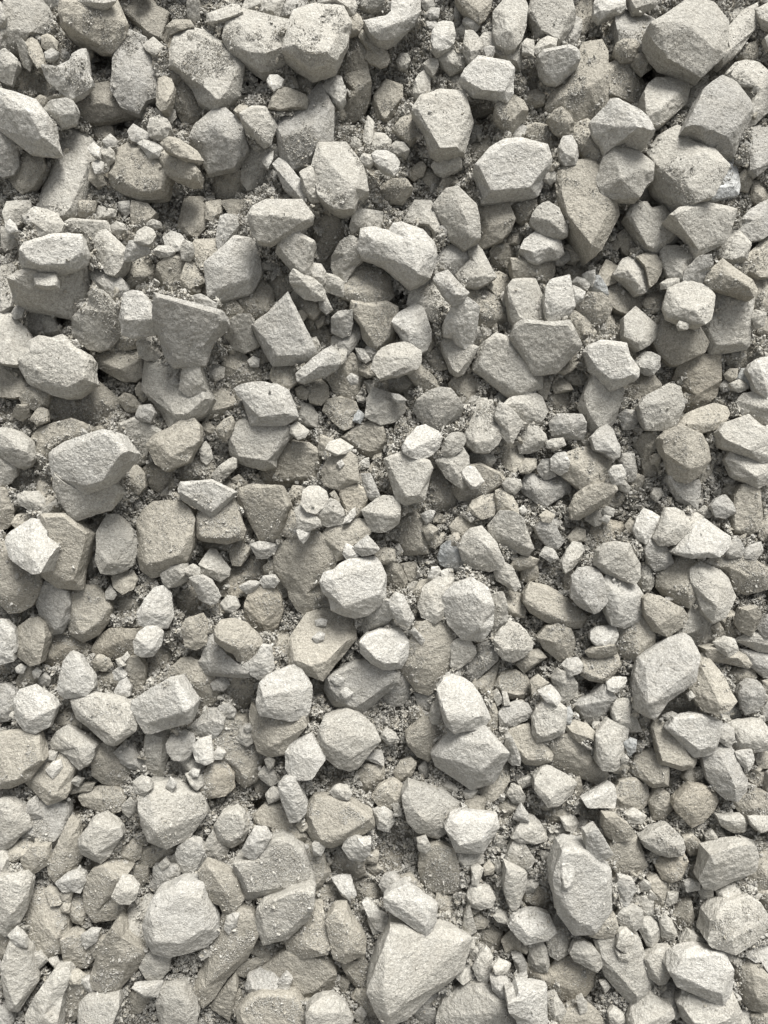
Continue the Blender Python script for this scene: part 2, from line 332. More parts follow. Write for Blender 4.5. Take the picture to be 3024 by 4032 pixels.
2 b|-6,139 -2,134 10,133 22,132 31,137 29,146 30,156 40,162 42,175 36,188 28,202 20,209 14,200 4,190 -2,178 -5,165 -4,150|4,142,8 22,140,8 26,165,9 18,198,7|tall flat brownish slab narrowing downwards like a tooth
2 l|58,162 62,152 69,149 74,154 77,159 70,163 62,166
1 d|60,119 68,110 74,107 80,110 76,117 70,124 62,124
1 d|73,100 80,98 88,93 86,105 78,111
2 b|154,148 162,150 168,162 160,168 153,162
2 l|139,130 142,115 144,122 145,140 141,139
T 0 808
3 l|3,6 6,-2 24,-3 24,3 20,12 14,15 5,13|12,3,8
4 l|24,5 28,2 38,4 46,8 51,15 49,21 37,26 33,24 30,16 26,12|40,14,8 32,8,7|pale rounded triangle of stone at the left, above a flat-topped oval one
3 g|19,9 23,7 27,13 25,17 20,14
3 w|5,15 8,12 12,16 14,21 8,22 5,20
2 l|1,18 5,19 12,26 14,32 4,37 2,33|6,28,8
0.5 b|40,2 50,-4 66,-2 64,8 58,14 52,22 50,8 46,4
1 b|14,24 20,18 30,18 35,26 28,28 17,33 13,42 12,32
4 w|17,37 20,32 30,28 42,25 55,24 66,25 69,34 71,41 69,47 60,52 45,55 35,54 25,52 19,50 17,45|24,41,9 40,42,9.5 55,42,9 66,40,7 45,28,6|oval loaf-like pale stone balanced on another, bright flat upper side
3 l|8,60 14,55 22,53 35,54 50,54 62,48 70,46 73,52 74,60 72,70 68,78 63,85 58,91 50,91 38,88 24,84 14,78 10,72|14,70,8 35,75,9.5 55,74,9.5 68,62,8 30,60,6|wide dusty boulder carrying a loaf-shaped stone and a small brick-like chip
4.5 l|28,55 33,55 45,57 46,66 38,67 29,65|30,60,9 44,61,9|small brick-shaped chip lying on the wide dusty boulder
2.5 l|54,14 58,12 70,13 80,14 86,14 90,20 94,26 86,30 80,36 73,40 70,34 66,25 57,24|72,22,8 62,16,7 85,18,7|flat pale trapezoid with a dark left edge, behind a loaf-shaped stone
4 l|78,28 82,22 86,21 91,25 99,32 103,37 100,46 96,52 93,56 87,54 83,48 80,43|88,37,9 99,38,8 84,30,7|kite-shaped stone with a sloping gritty face
3 l|91,17 95,14 101,16 102,20 97,24 92,22
2 b|100,23 106,21 110,24 106,30 101,30
4 w|103,38 106,30 112,29 119,32 122,38 114,41 108,44 102,45|110,34,8
2 b|102,52 106,44 116,42 121,44 124,54 124,62 118,65 110,67 103,70 101,62|110,58,8 120,58,8|brownish block with grit and a shaded underside, right of a kite-shaped stone
4 l|110,29 113,22 119,18 124,20 126,24 122,31 116,31
3 l|120,15 124,12 130,14 132,18 124,19 120,18
3 w|134,26 140,22 148,25 150,30 147,36 141,36 136,33|142,29,8
3 w|125,38 130,34 138,34 142,38 138,41 130,42
3 l|148,34 151,29 156,31 157,40 155,45 149,44
2 b|127,58 130,48 136,43 146,41 156,44 161,52 162,64 158,72 148,75 138,74 130,66|144,55,9 135,60,8 155,60,8|rounded dusty brownish boulder with a flat top
2 b|108,-3 120,0 126,6 122,14 116,20 110,22 108,12
2 l|78,7 81,1 85,2 86,8 82,11 78,10
2 l|86,8 89,3 94,4 94,9 85,10
2 g|97,-2 105,-3 106,5 103,9 98,4
1 b|65,-3 78,-3 76,5 70,9 65,8
3 g|74,56 80,53 88,54 95,56 100,62 103,69 100,74 94,77 87,74 82,68 77,62|90,63,8 84,66,8|grey half-oval stone leaning right below a kite-shaped stone
2 l|0,52 4,49 12,47 15,52 14,62 12,72 11,84 6,88 -3,90 -4,55|6,62,8|rounded pale stone cut by the left edge, beside the wide dusty loaded boulder
4 l|60,92 66,86 73,83 74,78 73,72 76,69 82,70 88,76 95,83 99,91 99,101 95,109 88,116 80,118 72,116 64,110 60,105|78,98,8 84,86,8 70,104,7 92,100,7|rounded gritty boulder with a horn-like point at its top left
2 g|72,48 78,42 80,44 82,52 80,53 74,55
4 w|100,78 102,73 108,71 115,72 119,78 124,87 126,92 128,104 118,105 108,107 101,105 101,97 99,92 101,87|104,80,7 118,82,7 102,94,9 124,93,9 104,99,6 125,99,6|pale block with a groove across its front like a stepped cube
4 g|127,73 131,73 140,77 150,82 162,85 173,85 180,88 182,94 178,101 172,109 170,120 166,129 154,128 142,130 137,124 132,112 130,104 127,93 128,82|132,78,8 134,92,8 172,92,8 160,122,8 145,120,8 160,88,8|very large smooth flat grey slab, tapering downwards
1 l|16,100 24,88 30,86 38,88 44,95 49,102 48,106 38,108 28,108 22,105|36,96,8|flat pale slab under the wide dusty boulder that carries a small brick-like chip
3 g|10,88 14,82 19,85 17,91 12,92
3 l|-6,89 8,90 14,96 20,102 24,110 22,120 18,126 13,128 0,127 -6,124|10,104,8 6,112,8|angular pale boulder at the left edge, white on its lower half
3.5 l|14,127 17,120 23,117 24,112 32,108 42,110 50,107 54,113 60,118 66,120 70,126 73,137 74,144 70,149 62,155 54,156 46,154 38,150 32,148 24,144 18,136|35,122,7 55,128,8 60,148,8 30,140,8|large egg-shaped dusty boulder lying on its side at the left
2 b|-5,127 8,127 14,128 17,137 22,144 26,148 20,154 12,156 -5,155|6,142,8|smooth beige round-bottomed stone under an angular pale boulder at the left edge
2 b|17,158 22,150 34,148 40,153 38,164 28,166 20,163|28,156,8
1 b|39,163 42,152 50,155 62,155 73,148 77,142 86,150 94,156 100,162 100,170 90,176 75,182 58,181 45,176|65,162,8 85,162,8|broad brownish stone dusted with grit under an egg-shaped boulder
2 b|78,125 82,120 90,116 100,116 112,119 116,125 120,128 117,138 110,142 100,142 90,138 82,132|98,134,9 84,128,7|brownish stone with a cluster of pale crumbs on its dark face
2 b|92,113 98,107 104,106 112,106 111,116 102,118 95,116
3 l|112,113 114,108 119,105 124,109 128,116 131,122 128,126 120,126 114,123|120,115,8|smooth pale rounded triangle of stone standing upright
2 d|68,116 74,118 76,126 72,129 66,124
3 l|117,140 120,128 130,125 138,126 142,130 154,129 164,132 164,142 166,150 172,158 165,168 150,178 141,183 134,168 126,158 118,150|140,132,8 150,150,8 138,160,7|broad flat slab littered with crumbs below the very large smooth slab
2 b|97,158 102,154 108,156 115,164 112,168 104,168
2 b|111,150 114,145 120,149 122,155 117,160 112,154
T 741 808
1 b|-6,6 -2,-6 12,-6 15,4 13,17 6,25 -2,24 -8,18||shaded beige stone hidden behind a pale flat-topped slant-cornered boulder
2 b|15,-2 26,-4 26,6 20,12 15,10
4 l|50,8 54,2 64,-3 75,-3 92,-3 98,4 101,9 100,13 94,17 86,22 74,26 65,29 58,27 54,22 51,14|70,8,9.5 52,8,8 86,5,7 96,12,8 62,4,7|large pale flat-topped boulder with a slanted corner and dull front face
2 b|27,-3 48,-4 50,8 54,20 57,27 54,29 44,26 42,12 34,6|44,4,7
3 w|24,28 25,18 26,10 32,8 38,9 40,16 38,25 32,32 25,36|32,14,8|upright pale stub-like stone
4 w|15,48 20,42 30,35 38,27 46,27 53,28 55,40 58,44 58,54 52,62 50,70 42,73 32,73 24,77 18,74 16,66 17,58 15,54|40,27,9 32,40,9.5 29,52,9.5 29,66,8 50,40,7 50,60,7|big whitish angular boulder with a ridge dividing its face in two
2 b|2,36 6,29 14,28 22,28 25,36 18,43 15,48 14,55 6,46 4,42|14,36,8
3 b|0,44 6,48 12,54 15,62 10,66 8,72 0,72 -5,60
2 b|96,6 100,-2 108,-2 108,8 104,13 99,10
2.5 b|103,15 108,8 116,6 124,8 126,16 126,24 123,33 118,42 114,53 106,52 101,46 102,36 102,25|112,12,7 117,28,9 110,44,8|tall brownish dusty stone, rounded top and pointed foot
3.5 l|76,27 82,23 88,22 96,26 102,30 102,38 100,48 98,57 93,58 87,54 82,48 78,42 73,38|86,32,8 96,34,8 92,48,8|pale shield-shaped slab tapering to a point below
3 b|66,30 76,26 73,40 70,38
3 l|59,51 60,47 70,47 74,49 74,53 66,53
2 b|65,62 70,54 76,49 81,50 84,58 85,68 80,72 72,76 68,70|76,60,8
4 l|84,57 86,53 93,57 102,61 108,66 111,71 110,76 104,77 95,75 88,69 84,62|98,67,9|pale oblong stone lying slantwise like a loaf
3 l|98,50 102,48 108,49 111,54 111,63 108,66 101,61 98,57
3 l|111,63 113,56 120,58 126,63 126,74 118,72 111,69
3 l|119,40 124,31 132,26 138,27 142,36 142,42 136,48 132,55 127,63 120,56 118,50|130,40,8 126,54,8|pale stone with a notch in its left side
4 l|133,18 135,8 140,4 148,4 158,6 159,14 158,20 148,18 140,22 134,23|146,8,8 140,18,8
5 w|140,28 142,20 150,19 158,20 164,22 168,16 174,15 184,18 190,21 199,30 202,34 202,40 200,46 199,52 196,58 190,62 182,66 174,60 167,55 163,50 160,48 153,45 142,41 140,36|148,26,8 163,32,9 182,30,9 186,56,9 168,46,8 152,38,7 196,36,7|big whitish heart-shaped stone with two rounded lobes
3 b|126,66 132,56 135,50 138,46 150,50 157,52 164,60 166,74 160,78 154,82 142,81 132,77 126,73|138,52,7 156,56,8 158,70,9 134,72,8|squat block with coarse grit all over its sloping top
2.5 b|37,74 48,72 54,60 58,58 64,64 68,70 70,84 66,88 58,91 51,90 44,84 38,79|60,72,8 50,80,8|beige angular stone tucked under the right side of a big whitish ridged boulder
2 b|8,66 14,60 16,66 18,74 14,74 8,70
4 g|5,74 10,73 17,78 23,81 22,86 16,85 8,81
3 b|23,82 26,76 33,76 38,79 44,86 40,92 33,97 29,92|32,82,8
3.5 l|30,105 34,100 36,94 42,90 50,90 52,97 54,104 58,110 56,115 46,119 38,116 33,109|38,102,8 44,94,7 50,106,9|lumpy pale stone with ragged layered lower side
4 g|53,98 56,95 66,90 71,84 76,77 81,73 84,80 88,88 92,96 98,105 103,120 105,123 100,127 90,128 80,130 70,129 66,122 60,113 56,104|78,84,8 88,98,8 98,120,8 72,122,8 60,100,8|large flat grey slab shaped like a shark fin
3 b|84,74 87,70 93,72 106,78 107,86 102,92 97,89 88,85|95,80,9
3 g|107,70 110,70 113,76 117,85 113,88 108,84
3 b|89,88 92,86 97,90 94,94 90,93
2 b|92,96 98,92 102,96 102,101 96,102
2.5 b|102,94 105,90 111,90 110,97 106,100
4 g|118,92 122,88 133,86 133,96 131,105 126,107 118,103|124,92,9 122,102,8|smooth grey faceted cube-like stone
2 g|118,108 128,107 134,96 140,98 141,104 136,114 130,121 124,122 118,116
3 b|133,84 134,79 145,82 155,82 162,80 170,84 171,98 166,110 158,118 154,121 150,116 144,108 142,98 136,90|150,92,8 160,100,8|brownish slab narrowing to a foot, darkened with dust
1 b|96,104 104,98 112,100 116,108 116,118 106,118 100,112
3 l|99,110 104,108 108,116 106,120 102,118
4.5 w|89,138 94,134 104,126 110,120 117,116 122,120 123,127 120,133 112,138 102,141 94,144 90,143|106,132,9 118,122,8|bright white elongated stone lying slantwise like a bone
3 l|122,124 124,118 129,118 128,126 124,130
3 l|119,116 121,114 122,120 119,119
2 g|20,108 24,103 32,108 36,116 30,122 24,118
2 b|58,118 60,112 66,120 68,126 60,129 58,125
1.5 b|29,130 33,122 40,119 48,126 56,132 62,140 62,150 50,156 43,158 36,154 32,144|44,136,8|large brownish stone half covered by crumbs
3 w|49,127 53,124 58,126 57,131 51,131
3 b|69,134 72,129 86,130 88,136 87,144 80,150 72,147 68,140|78,138,8
1.5 b|115,142 120,132 126,124 134,122 140,130 142,142 140,150 136,157 128,158 120,152|130,136,8|brownish wedge with one white pebble stuck to its face
4 w|130,141 133,138 138,140 138,145 133,146
2 b|98,150 101,145 108,143 113,148 114,156 108,162 100,160
3 g|143,118 145,121 148,126 145,128 140,125 137,117
2 g|143,120 147,115 152,115 155,121 150,126 145,125
4 l|151,133 154,124 159,118 166,115 178,113 184,117 189,120 189,127 186,132 178,134 172,137 164,139 157,140|164,124,9 180,124,9 176,132,7|wide pale low block below a pointed pale stone
2 b|140,134 146,127 152,126 152,138 146,140 141,137
2 l|144,144 148,143 153,150 152,153 149,156
3 l|-3,129 8,130 11,138 13,150 8,154 0,155 -6,150
2 l|17,134 22,131 29,133 28,140 22,143 18,140
2 b|5,162 10,154 20,150 32,149 36,156 39,162 35,166 25,172 10,174 4,168||brownish stone partly hidden beneath a white ragged stone
4 w|39,150 44,147 54,148 60,146 72,148 80,152 83,158 87,166 88,172 84,174 78,178 70,179 60,179 52,178 49,173 49,167 46,158|56,156,8 76,160,8 58,173,8 80,170,8|white ragged stone with a torn left corner
2 l|138,156 142,154 146,158 143,161 139,160
2 b|88,150 92,148 98,152 96,158 90,157
T 1482 808
4 l|47,1 52,-6 58,-12 66,-14 74,-8 80,0 82,9 83,20 83,26 78,31 72,34 66,32 60,26 55,18 51,10|66,-4,8 72,8,9 76,24,8 62,16,7|tall beige faceted stone rising to a point, right of the heart-shaped stone
3 l|22,13 26,6 32,-3 44,-3 47,4 51,12 50,22 48,25 46,20 42,17 34,15|40,6,8 46,12,8|flat grey stone just above the heart-shaped stone's right lobe
3 b|82,-3 106,-3 109,5 112,11 108,20 102,26 94,30 85,35 83,28 83,12|95,8,9 92,18,9 104,14,7|grey-brown stone with a clear vertical break, beside a tall beige one
2.5 b|110,-3 130,-4 131,3 126,12 119,15 113,11
4 l|127,14 129,7 133,2 140,-2 148,3 151,12 155,18 155,24 148,26 138,24 132,19|140,12,9 150,20,7|small whitish angular stone with a blunt top, above a pitted triangular one
4 w|119,35 122,29 127,24 134,20 139,23 148,26 151,32 152,39 148,42 138,43 132,46 125,44|132,28,8 142,34,9 128,38,8|whitish triangular stone with a bright pitted face
2 g|146,46 150,40 156,36 159,38 159,43 152,48 147,48
2 b|152,34 160,32 166,36 166,44 160,46 159,37
2.5 b|111,44 118,43 128,44 138,45 144,48 145,57 140,64 134,65 128,62 114,61 112,53|118,46,8 138,50,8 130,56,9|squat brownish block behind a whitish pitted triangular stone
1 b|94,38 98,32 106,32 114,38 114,44 111,50 104,54 97,52 94,46
1.5 b|106,26 110,18 118,14 119,26 116,31 108,31
3 g|45,50 50,42 56,36 63,33 70,33 76,38 78,43 74,50 69,55 62,57 52,55|64,44,9 56,52,7|grey pillow-shaped stone just right of the heart-shaped stone
3.5 l|75,35 80,32 85,37 90,46 96,54 97,58 92,62 84,65 76,65 69,62 66,57 72,52 78,44|82,48,9 86,58,8 72,60,7|pale wedge with one bright sloping side, right of a grey pillow-shaped stone
2 b|92,66 94,58 100,55 106,58 108,62 104,70 99,73 95,70|100,62,8
4.5 g|48,60 50,57 58,54 63,59 69,66 75,72 72,76 63,81 58,76 53,68|60,64,9 66,74,9|small oblong grey block with squared ends
3 l|26,82 28,74 30,66 36,63 46,63 52,68 56,75 60,80 55,83 52,90 48,95 42,92 34,86|44,70,8 50,84,8 34,78,8|small pale block with gritty top, tucked under an upright angular whitish stone
4 w|14,95 19,89 26,85 32,81 37,84 41,92 43,102 43,110 40,117 34,120 28,117 24,110 19,104|30,90,9 34,104,9 26,104,8|upright angular whitish stone with a pointed top corner
1.5 b|-4,82 8,80 14,84 18,92 14,102 8,110 4,120 -4,112||brownish stone at the back, left of an upright angular whitish stone
2 b|72,68 80,65 88,66 96,70 104,80 110,89 108,94 100,97 90,100 84,98 80,86 76,78|92,80,9 86,90,8 102,92,8|rounded brown gritty boulder behind a pale upright block
4 w|55,100 58,93 62,85 68,79 73,75 80,80 83,83 82,92 80,104 77,112 72,116 66,112 64,107 60,108 55,106|72,82,8 66,98,9 78,98,8 62,104,8|pale upright block with a notched lower edge
4 l|109,66 112,62 118,62 129,61 132,68 135,76 140,88 142,97 134,97 122,95 114,98 111,90 110,78|113,68,8 128,66,8 134,86,8 115,88,9 128,92,8|pale tapering slab standing behind a heart-shaped dusty stone
4 w|140,68 143,62 152,59 157,58 160,68 161,82 156,89 151,92 150,96 142,97 139,86|148,64,7 147,80,9 157,84,8|smooth whitish pillar with a chipped right edge
4.5 l|112,108 115,99 121,95 128,95 138,98 148,98 157,96 160,102 164,107 166,114 161,122 154,129 146,135 138,138 130,137 125,132 120,124 114,115|120,104,8 132,106,7 154,104,8 150,122,9 134,132,8 122,114,8|wide beige dusty heart-shaped stone with a shallow dip on top
3 l|80,132 82,124 86,116 94,110 98,106 104,108 110,114 116,120 122,130 130,139 134,142 134,148 128,150 128,155 124,158 114,159 108,154 100,147 92,143 82,136|92,116,8 88,124,8 108,126,9 118,148,9 104,140,8|long grey stone lying diagonally under a heart-shaped dusty stone
2 g|77,110 80,103 84,100 92,102 97,105 92,110 85,114 78,113|86,106,9
3.5 l|54,112 58,106 64,108 68,113 74,115 83,116 80,122 74,130 70,137 66,139 61,135 58,128 55,120|58,117,9 76,118,9 66,124,9 66,134,7|downward-pointing pale wedge with a flat top
2 b|39,124 44,120 48,118 52,116 56,126 58,133 52,134 44,130
2 b|42,92 46,96 48,104 47,112 42,122 36,122 38,118 43,108
2 l|8,110 14,103 17,106 17,114 10,114
3 b|25,135 28,132 34,128 38,134 46,140 52,150 47,152 40,151 33,146|38,140,8
1.5 b|6,146 10,139 22,136 30,140 33,148 24,152 16,153 8,150
2 b|60,146 64,141 70,138 78,140 82,148 80,156 76,162 70,162 66,154 62,152|72,148,8
3 l|-2,150 4,152 16,156 22,162 22,168 14,176 4,178 -8,172 -6,158|8,160,8|low pale stone with crumbs on its top and one thin white flake beside it
4.5 w|13,154 18,155 24,159 18,161 14,158
2 b|24,154 28,152 30,160 28,164 22,160
3 l|105,163 110,158 118,158 124,156 130,155 134,157 138,163 139,168 134,176 124,178 116,173 108,170|118,162,8 130,168,8|pale smooth stone under the end of a long diagonal grey stone
2 b|128,150 134,144 134,138 141,140 141,148 138,158 132,156
2 c|98,156 102,152 107,154 105,160 108,164 100,162
2.5 l|75,162 78,157 83,155 83,160 79,166 75,166
2.5 l|81,162 84,158 90,158 90,162 86,164
2.5 l|92,160 94,155 96,160
3 l|102,74 104,71 109,70 109,83 105,82
2 b|144,148 150,141 156,145 160,150 152,152 146,153
1 b|140,158 148,152 156,154 158,164 146,168
2 b|148,136 154,130 162,124 165,128 160,134 154,137
T 2224 808
3 l|52,8 56,0 66,-2 70,4 80,2 86,8 92,14 97,24 90,29 82,34 76,40 70,40 64,34 60,26 56,18 53,12|60,6,7 72,36,8 68,28,9 94,24,8 76,10,8|pale stone with a bright vertical break and a long flat lower right edge
4 l|88,8 94,4 104,3 116,0 128,1 139,4 138,10 136,20 132,28 124,33 114,40 107,42 104,34 103,30 98,26 97,20 93,13|96,10,8 125,8,8 126,22,9 108,34,8|flat-topped pale slab with a ragged torn lower edge
3 g|143,20 146,12 152,4 158,0 170,-6 172,18 162,26 152,28 146,25|156,12,8|grey stone rounded off, cut by the right edge
3 l|119,34 124,32 132,28 136,20 142,22 148,28 152,32 151,38 148,43 136,47 126,45 120,40|136,32,9 130,40,8|blocky pale stone beside a flat-topped ragged slab
2 b|44,24 50,20 56,19 60,30 58,38 52,40 48,37|52,28,8
3 l|79,38 82,34 92,34 100,38 106,42 104,46 100,48 98,54 97,61 93,60 87,58 82,50|90,44,8 98,44,8|pale chisel-like stone with a thin point, beside a grey roof-shaped stone
3.5 g|98,62 99,54 106,47 111,42 119,41 120,48 116,54 111,64 104,63|108,54,8
4 b|116,62 118,56 124,50 129,45 134,48 144,55 152,62 156,69 154,74 148,72 138,72 128,70 120,67|132,56,9 130,50,8 150,66,8|grey roof-shaped stone with a rising ridge, near the right edge
2.5 b|142,48 148,43 156,36 162,30 170,26 172,50 166,57 160,57 150,51|158,42,8
3 l|41,56 43,51 48,45 54,43 62,44 67,49 69,56 69,64 65,70 60,71 55,67 50,61|52,54,9.5 62,54,8 60,64,8|smooth whitish stone with a pointed left nose
2 b|28,58 31,50 34,45 42,50 43,58 46,60 38,64 32,66
1.5 b|36,70 42,63 48,62 56,68 62,72 66,72 66,78 60,85 52,88 44,85 38,80|52,76,8|round dark brownish stone beneath a smooth whitish pointed stone
2.5 w|15,57 18,55 24,53 24,60 22,66 16,60
3 w|6,63 10,59 16,61 20,65 18,69 12,66
2 c|20,68 24,58 28,58 34,68 35,73 24,71
3 w|5,70 7,66 16,71 14,77 8,81
3 b|8,82 14,76 20,72 30,73 36,77 37,84 34,92 27,97 20,95 14,89|16,84,8 26,86,9 32,84,8|gritty squarish stone with a light lower corner
3 l|79,64 84,61 93,60 93,64 86,67 79,68
3 b|60,42 66,40 74,41 79,46 78,54 74,62 70,66 68,56 64,46
1.5 b|64,80 70,72 80,68 86,72 84,82 78,86 72,88
4 l|82,84 84,76 86,69 92,66 100,63 108,65 116,68 121,73 121,82 118,92 114,95 104,95 94,93 86,90|88,80,8 96,84,9 106,86,9 116,82,8 98,70,7 90,90,6|squarish pale stone with a grey chipped patch on its front
2.5 l|113,102 116,94 118,88 121,80 122,71 132,70 136,73 146,72 154,73 155,82 153,92 152,106 149,116 140,117 130,120 120,120 116,112|126,78,8 148,78,8 146,110,8 122,112,8|big flat rectangular pale slab standing near the right edge
3 l|50,92 53,88 58,84 62,88 68,94 75,99 74,106 68,113 61,117 56,111 50,106|58,98,8 66,102,9|narrow pale faceted stone with a ragged lower point
2.5 b|72,108 74,98 78,92 84,88 92,93 104,95 108,98 111,104 116,112 112,121 104,124 94,128 88,128 80,122|80,100,8 94,103,9 106,104,8 96,116,8|brownish angular boulder with loose chips on its upper edge
4.5 l|92,98 94,95 101,97 100,101 94,101
3 b|1,88 8,87 18,94 19,96 25,104 22,108 12,114 8,106
4 w|17,120 20,116 30,112 44,112 49,114 51,123 55,128 59,134 59,140 54,144 46,147 38,150 33,147 28,140 22,134 19,127|28,118,8 44,118,8 52,134,8 38,142,9 30,130,8|smooth bright white squarish slab tilted to the right
1 b|28,105 36,94 42,87 50,90 50,104 55,111 60,117 62,122 56,126 52,122 46,112 36,110||dark brown stone behind a small pale faceted one
2 b|24,100 30,93 38,90 40,96 36,104 28,105
3.5 w|55,130 58,126 64,121 70,121 77,124 77,131 72,137 66,137 60,134|68,127,8 60,130,8
1 b|94,160 96,150 90,142 94,132 104,125 116,122 126,122 127,132 126,142 122,154 116,163 106,168 98,166|112,138,8 108,155,8|large smooth tan boulder half buried at the right
3 l|13,165 16,156 20,146 24,138 30,142 34,148 44,148 48,150 46,158 44,166 40,174 34,183 28,186 22,184 16,174|26,152,9 24,166,9 38,158,7|tall grey stone lying beneath a white squarish slab
2 b|48,150 54,146 58,140 64,138 72,138 78,146 78,151 72,155 58,157 52,153|66,146,9
4 l|63,164 68,157 74,154 80,150 86,147 93,149 95,156 96,164 92,172 90,178 82,182 74,183 68,182 64,174|76,162,8 86,160,8 84,174,7|rough blocky pale stone below a tan boulder
3 w|151,135 154,130 160,126 172,124 174,146 166,156 158,150 154,144|160,134,8
2.5 b|131,138 135,134 141,134 140,140 136,143 132,141
2.5 c|141,142 145,134 150,134 152,146 148,148
2.5 l|136,146 142,143 148,146 150,149 143,152 138,150
3 l|142,160 146,155 158,153 168,158 172,166 164,178 154,180 146,174|156,164,8|pale blunt stone cut by the right edge, beside a tan boulder
1 b|130,122 142,118 152,117 158,110 159,120 150,132 142,134 134,130
1.5 b|152,55 160,58 170,58 170,84 160,88 156,82 156,70
2.5 l|153,92 156,86 164,88 162,98 156,100
1.5 b|158,104 164,92 172,90 172,105 162,105
2 g|127,148 131,143 137,145 136,150 130,152
2 b|0,33 10,32 12,43 8,48 0,46
1 b|0,48 10,46 16,52 14,58 6,62 0,60
1.5 b|0,138 8,132 18,138 20,145 10,146 2,144
2 b|0,124 8,120 10,126 4,136 -2,136
1 b|20,40 28,36 30,42 24,48 18,46
2 b|38,30 42,27 45,33 42,37 38,35
T 0 1616
3.5 l|-4,16 5,15 14,18 21,24 26,30 27,38 23,45 18,47 10,42 4,38 -4,34|14,32,9 8,24,8 22,34,8|pale rounded stone at the left edge, above a cracked stone
3 l|-4,34 2,36 6,42 13,46 13,52 8,58 0,62 -4,60|6,50,8
3 b|26,24 32,16 42,12 58,8 66,11 69,15 66,22 56,26 46,30 42,38 36,46 31,48 29,42 27,33|34,26,8 56,20,9 44,28,9 33,44,7|wedge-shaped gritty stone pointing down at its left end
4.5 w|42,36 46,32 54,28 66,24 76,20 84,18 92,20 98,27 102,34 102,40 95,48 86,60 82,63 70,66 62,63 52,58 45,52 44,46|48,38,8 84,24,8 96,38,8 80,54,8 60,52,7|broad whitish slab stacked on another, a crack along its lower edge
4 l|43,52 48,58 60,64 74,65 84,62 88,57 94,63 100,68 96,74 90,80 78,84 66,88 60,90 54,82 50,72 45,64|62,84,8 92,70,8 52,66,7|flat pale slab pinned beneath a broad whitish cracked one
2.5 l|98,12 104,8 110,7 118,11 126,14 131,17 126,24 122,32 124,39 116,44 108,46 102,42 102,34 98,26|108,16,8 112,36,8 122,18,7|smooth beige stone with pointed top, between a cracked slab and a fan-shaped stone
3 b|121,28 126,22 138,16 148,10 158,8 161,13 161,24 156,32 152,40 144,45 136,48 128,42 124,36|130,28,8 152,18,8 140,38,8|beige fan-shaped stone with a pointed left end
2 b|72,20 78,14 84,13 88,18 80,22
2.5 b|100,52 104,46 112,46 117,52 117,62 112,68 106,64 100,58|108,54,8
2 b|117,48 124,44 132,46 140,50 139,60 132,68 124,62 117,56
2 b|144,50 152,42 162,38 170,40 174,52 174,58 160,58 146,58||clump of grey grit-coated rock beside a fan-shaped beige stone
4.5 w|145,66 148,60 160,58 172,58 184,62 192,67 190,71 182,78 178,83 173,86 162,80 150,72|150,67,8 166,74,9 184,72,8 170,64,7|long bright lozenge-shaped slab lying on a block with a gritty top
4 b|162,86 166,80 176,84 184,77 190,72 192,80 197,92 199,98 197,104 186,107 174,105 162,105 161,96|170,97,9 184,98,9 196,96,8|block with a gritty top carrying a long bright lozenge-shaped slab
3 b|113,92 118,82 126,76 138,75 148,77 154,82 157,90 156,100 155,112 151,122 144,129 134,133 124,135 117,130 113,118 112,105|117,102,8 120,126,9 132,92,8 146,118,9 148,88,7|tall beige round-shouldered boulder like a loaf on end
3.5 l|80,100 84,92 88,86 94,86 101,91 107,98 110,106 110,116 108,125 102,130 92,133 83,132 79,122 79,112|94,102,9 108,105,8 88,125,8 104,122,7|upright pale stone like a blunt cone, left of a round-shouldered beige boulder
4.5 w|5,108 9,101 18,95 26,90 32,91 36,95 36,102 41,107 44,112 40,118 36,126 32,131 27,132 20,129 12,122 7,116|9,110,8 28,122,9 38,113,8 28,96,7|smooth white squarish stone with a notch in its right side
4 b|34,86 42,85 52,86 58,90 64,98 72,102 73,110 70,118 70,128 69,138 66,145 58,146 48,143 40,138 33,133 36,125 42,117 40,107 37,102 36,94|44,92,7 46,118,9 60,110,8 62,134,8 40,133,8|large beige slab leaning behind a smooth white notched stone
3 b|-4,108 4,110 8,118 14,124 22,130 30,134 32,142 29,150 24,158 16,163 8,164 0,158 -6,150|6,125,8 14,148,9 4,152,8|large gritty stone with pale lower edge at the left edge
2 g|31,146 38,139 46,142 54,148 56,158 56,170 50,181 43,182 36,174 30,156|44,152,8|rounded grey stone at the lower end of a large beige slab
2 b|56,148 68,144 78,144 86,152 89,162 88,172 80,182 68,188 58,182 56,168|72,164,8|rounded dusty beige stone with crumbs near its middle
4 w|113,166 120,154 127,146 134,144 138,150 139,160 140,168 136,176 126,178 115,174|132,152,8 130,166,9|bright white pointed stone leaning right
2.5 b|92,136 98,130 108,131 111,138 108,145 100,149 94,144|102,138,8
3 l|132,134 140,129 150,126 152,132 152,138 146,142 138,144 134,140
3 l|151,132 156,127 162,129 163,134 156,136
3.5 w|155,137 162,136 170,140 176,147 179,152 176,156 172,158 164,154 160,146|162,142,8 172,152,8
1 b|142,150 150,145 158,146 161,155 160,165 148,168 142,160
3 b|-4,64 3,64 8,72 10,80 10,90 5,95 -4,98|4,80,8
3 b|10,92 14,86 22,84 25,90 20,95 14,97
3 l|14,70 20,67 30,67 36,74 37,80 32,83 24,80 16,76|24,74,8
3 l|35,81 42,76 50,71 51,80 44,85 36,85
2 b|37,74 40,70 44,71 43,76 38,78
1 b|8,58 14,48 24,47 31,52 30,64 26,68 14,70 8,66
2 b|30,56 36,48 44,48 45,62 46,68 36,70 31,64
2 b|63,92 70,87 74,92 72,99 66,99
2 b|76,88 84,82 90,80 88,88 80,95 76,95
1 b|70,128 72,116 76,118 79,132 78,138 70,141
3 g|74,118 77,117 80,126 77,128
2 l|87,148 90,143 95,150 92,154 87,154
1 b|94,158 100,152 110,154 113,160 106,165 96,164
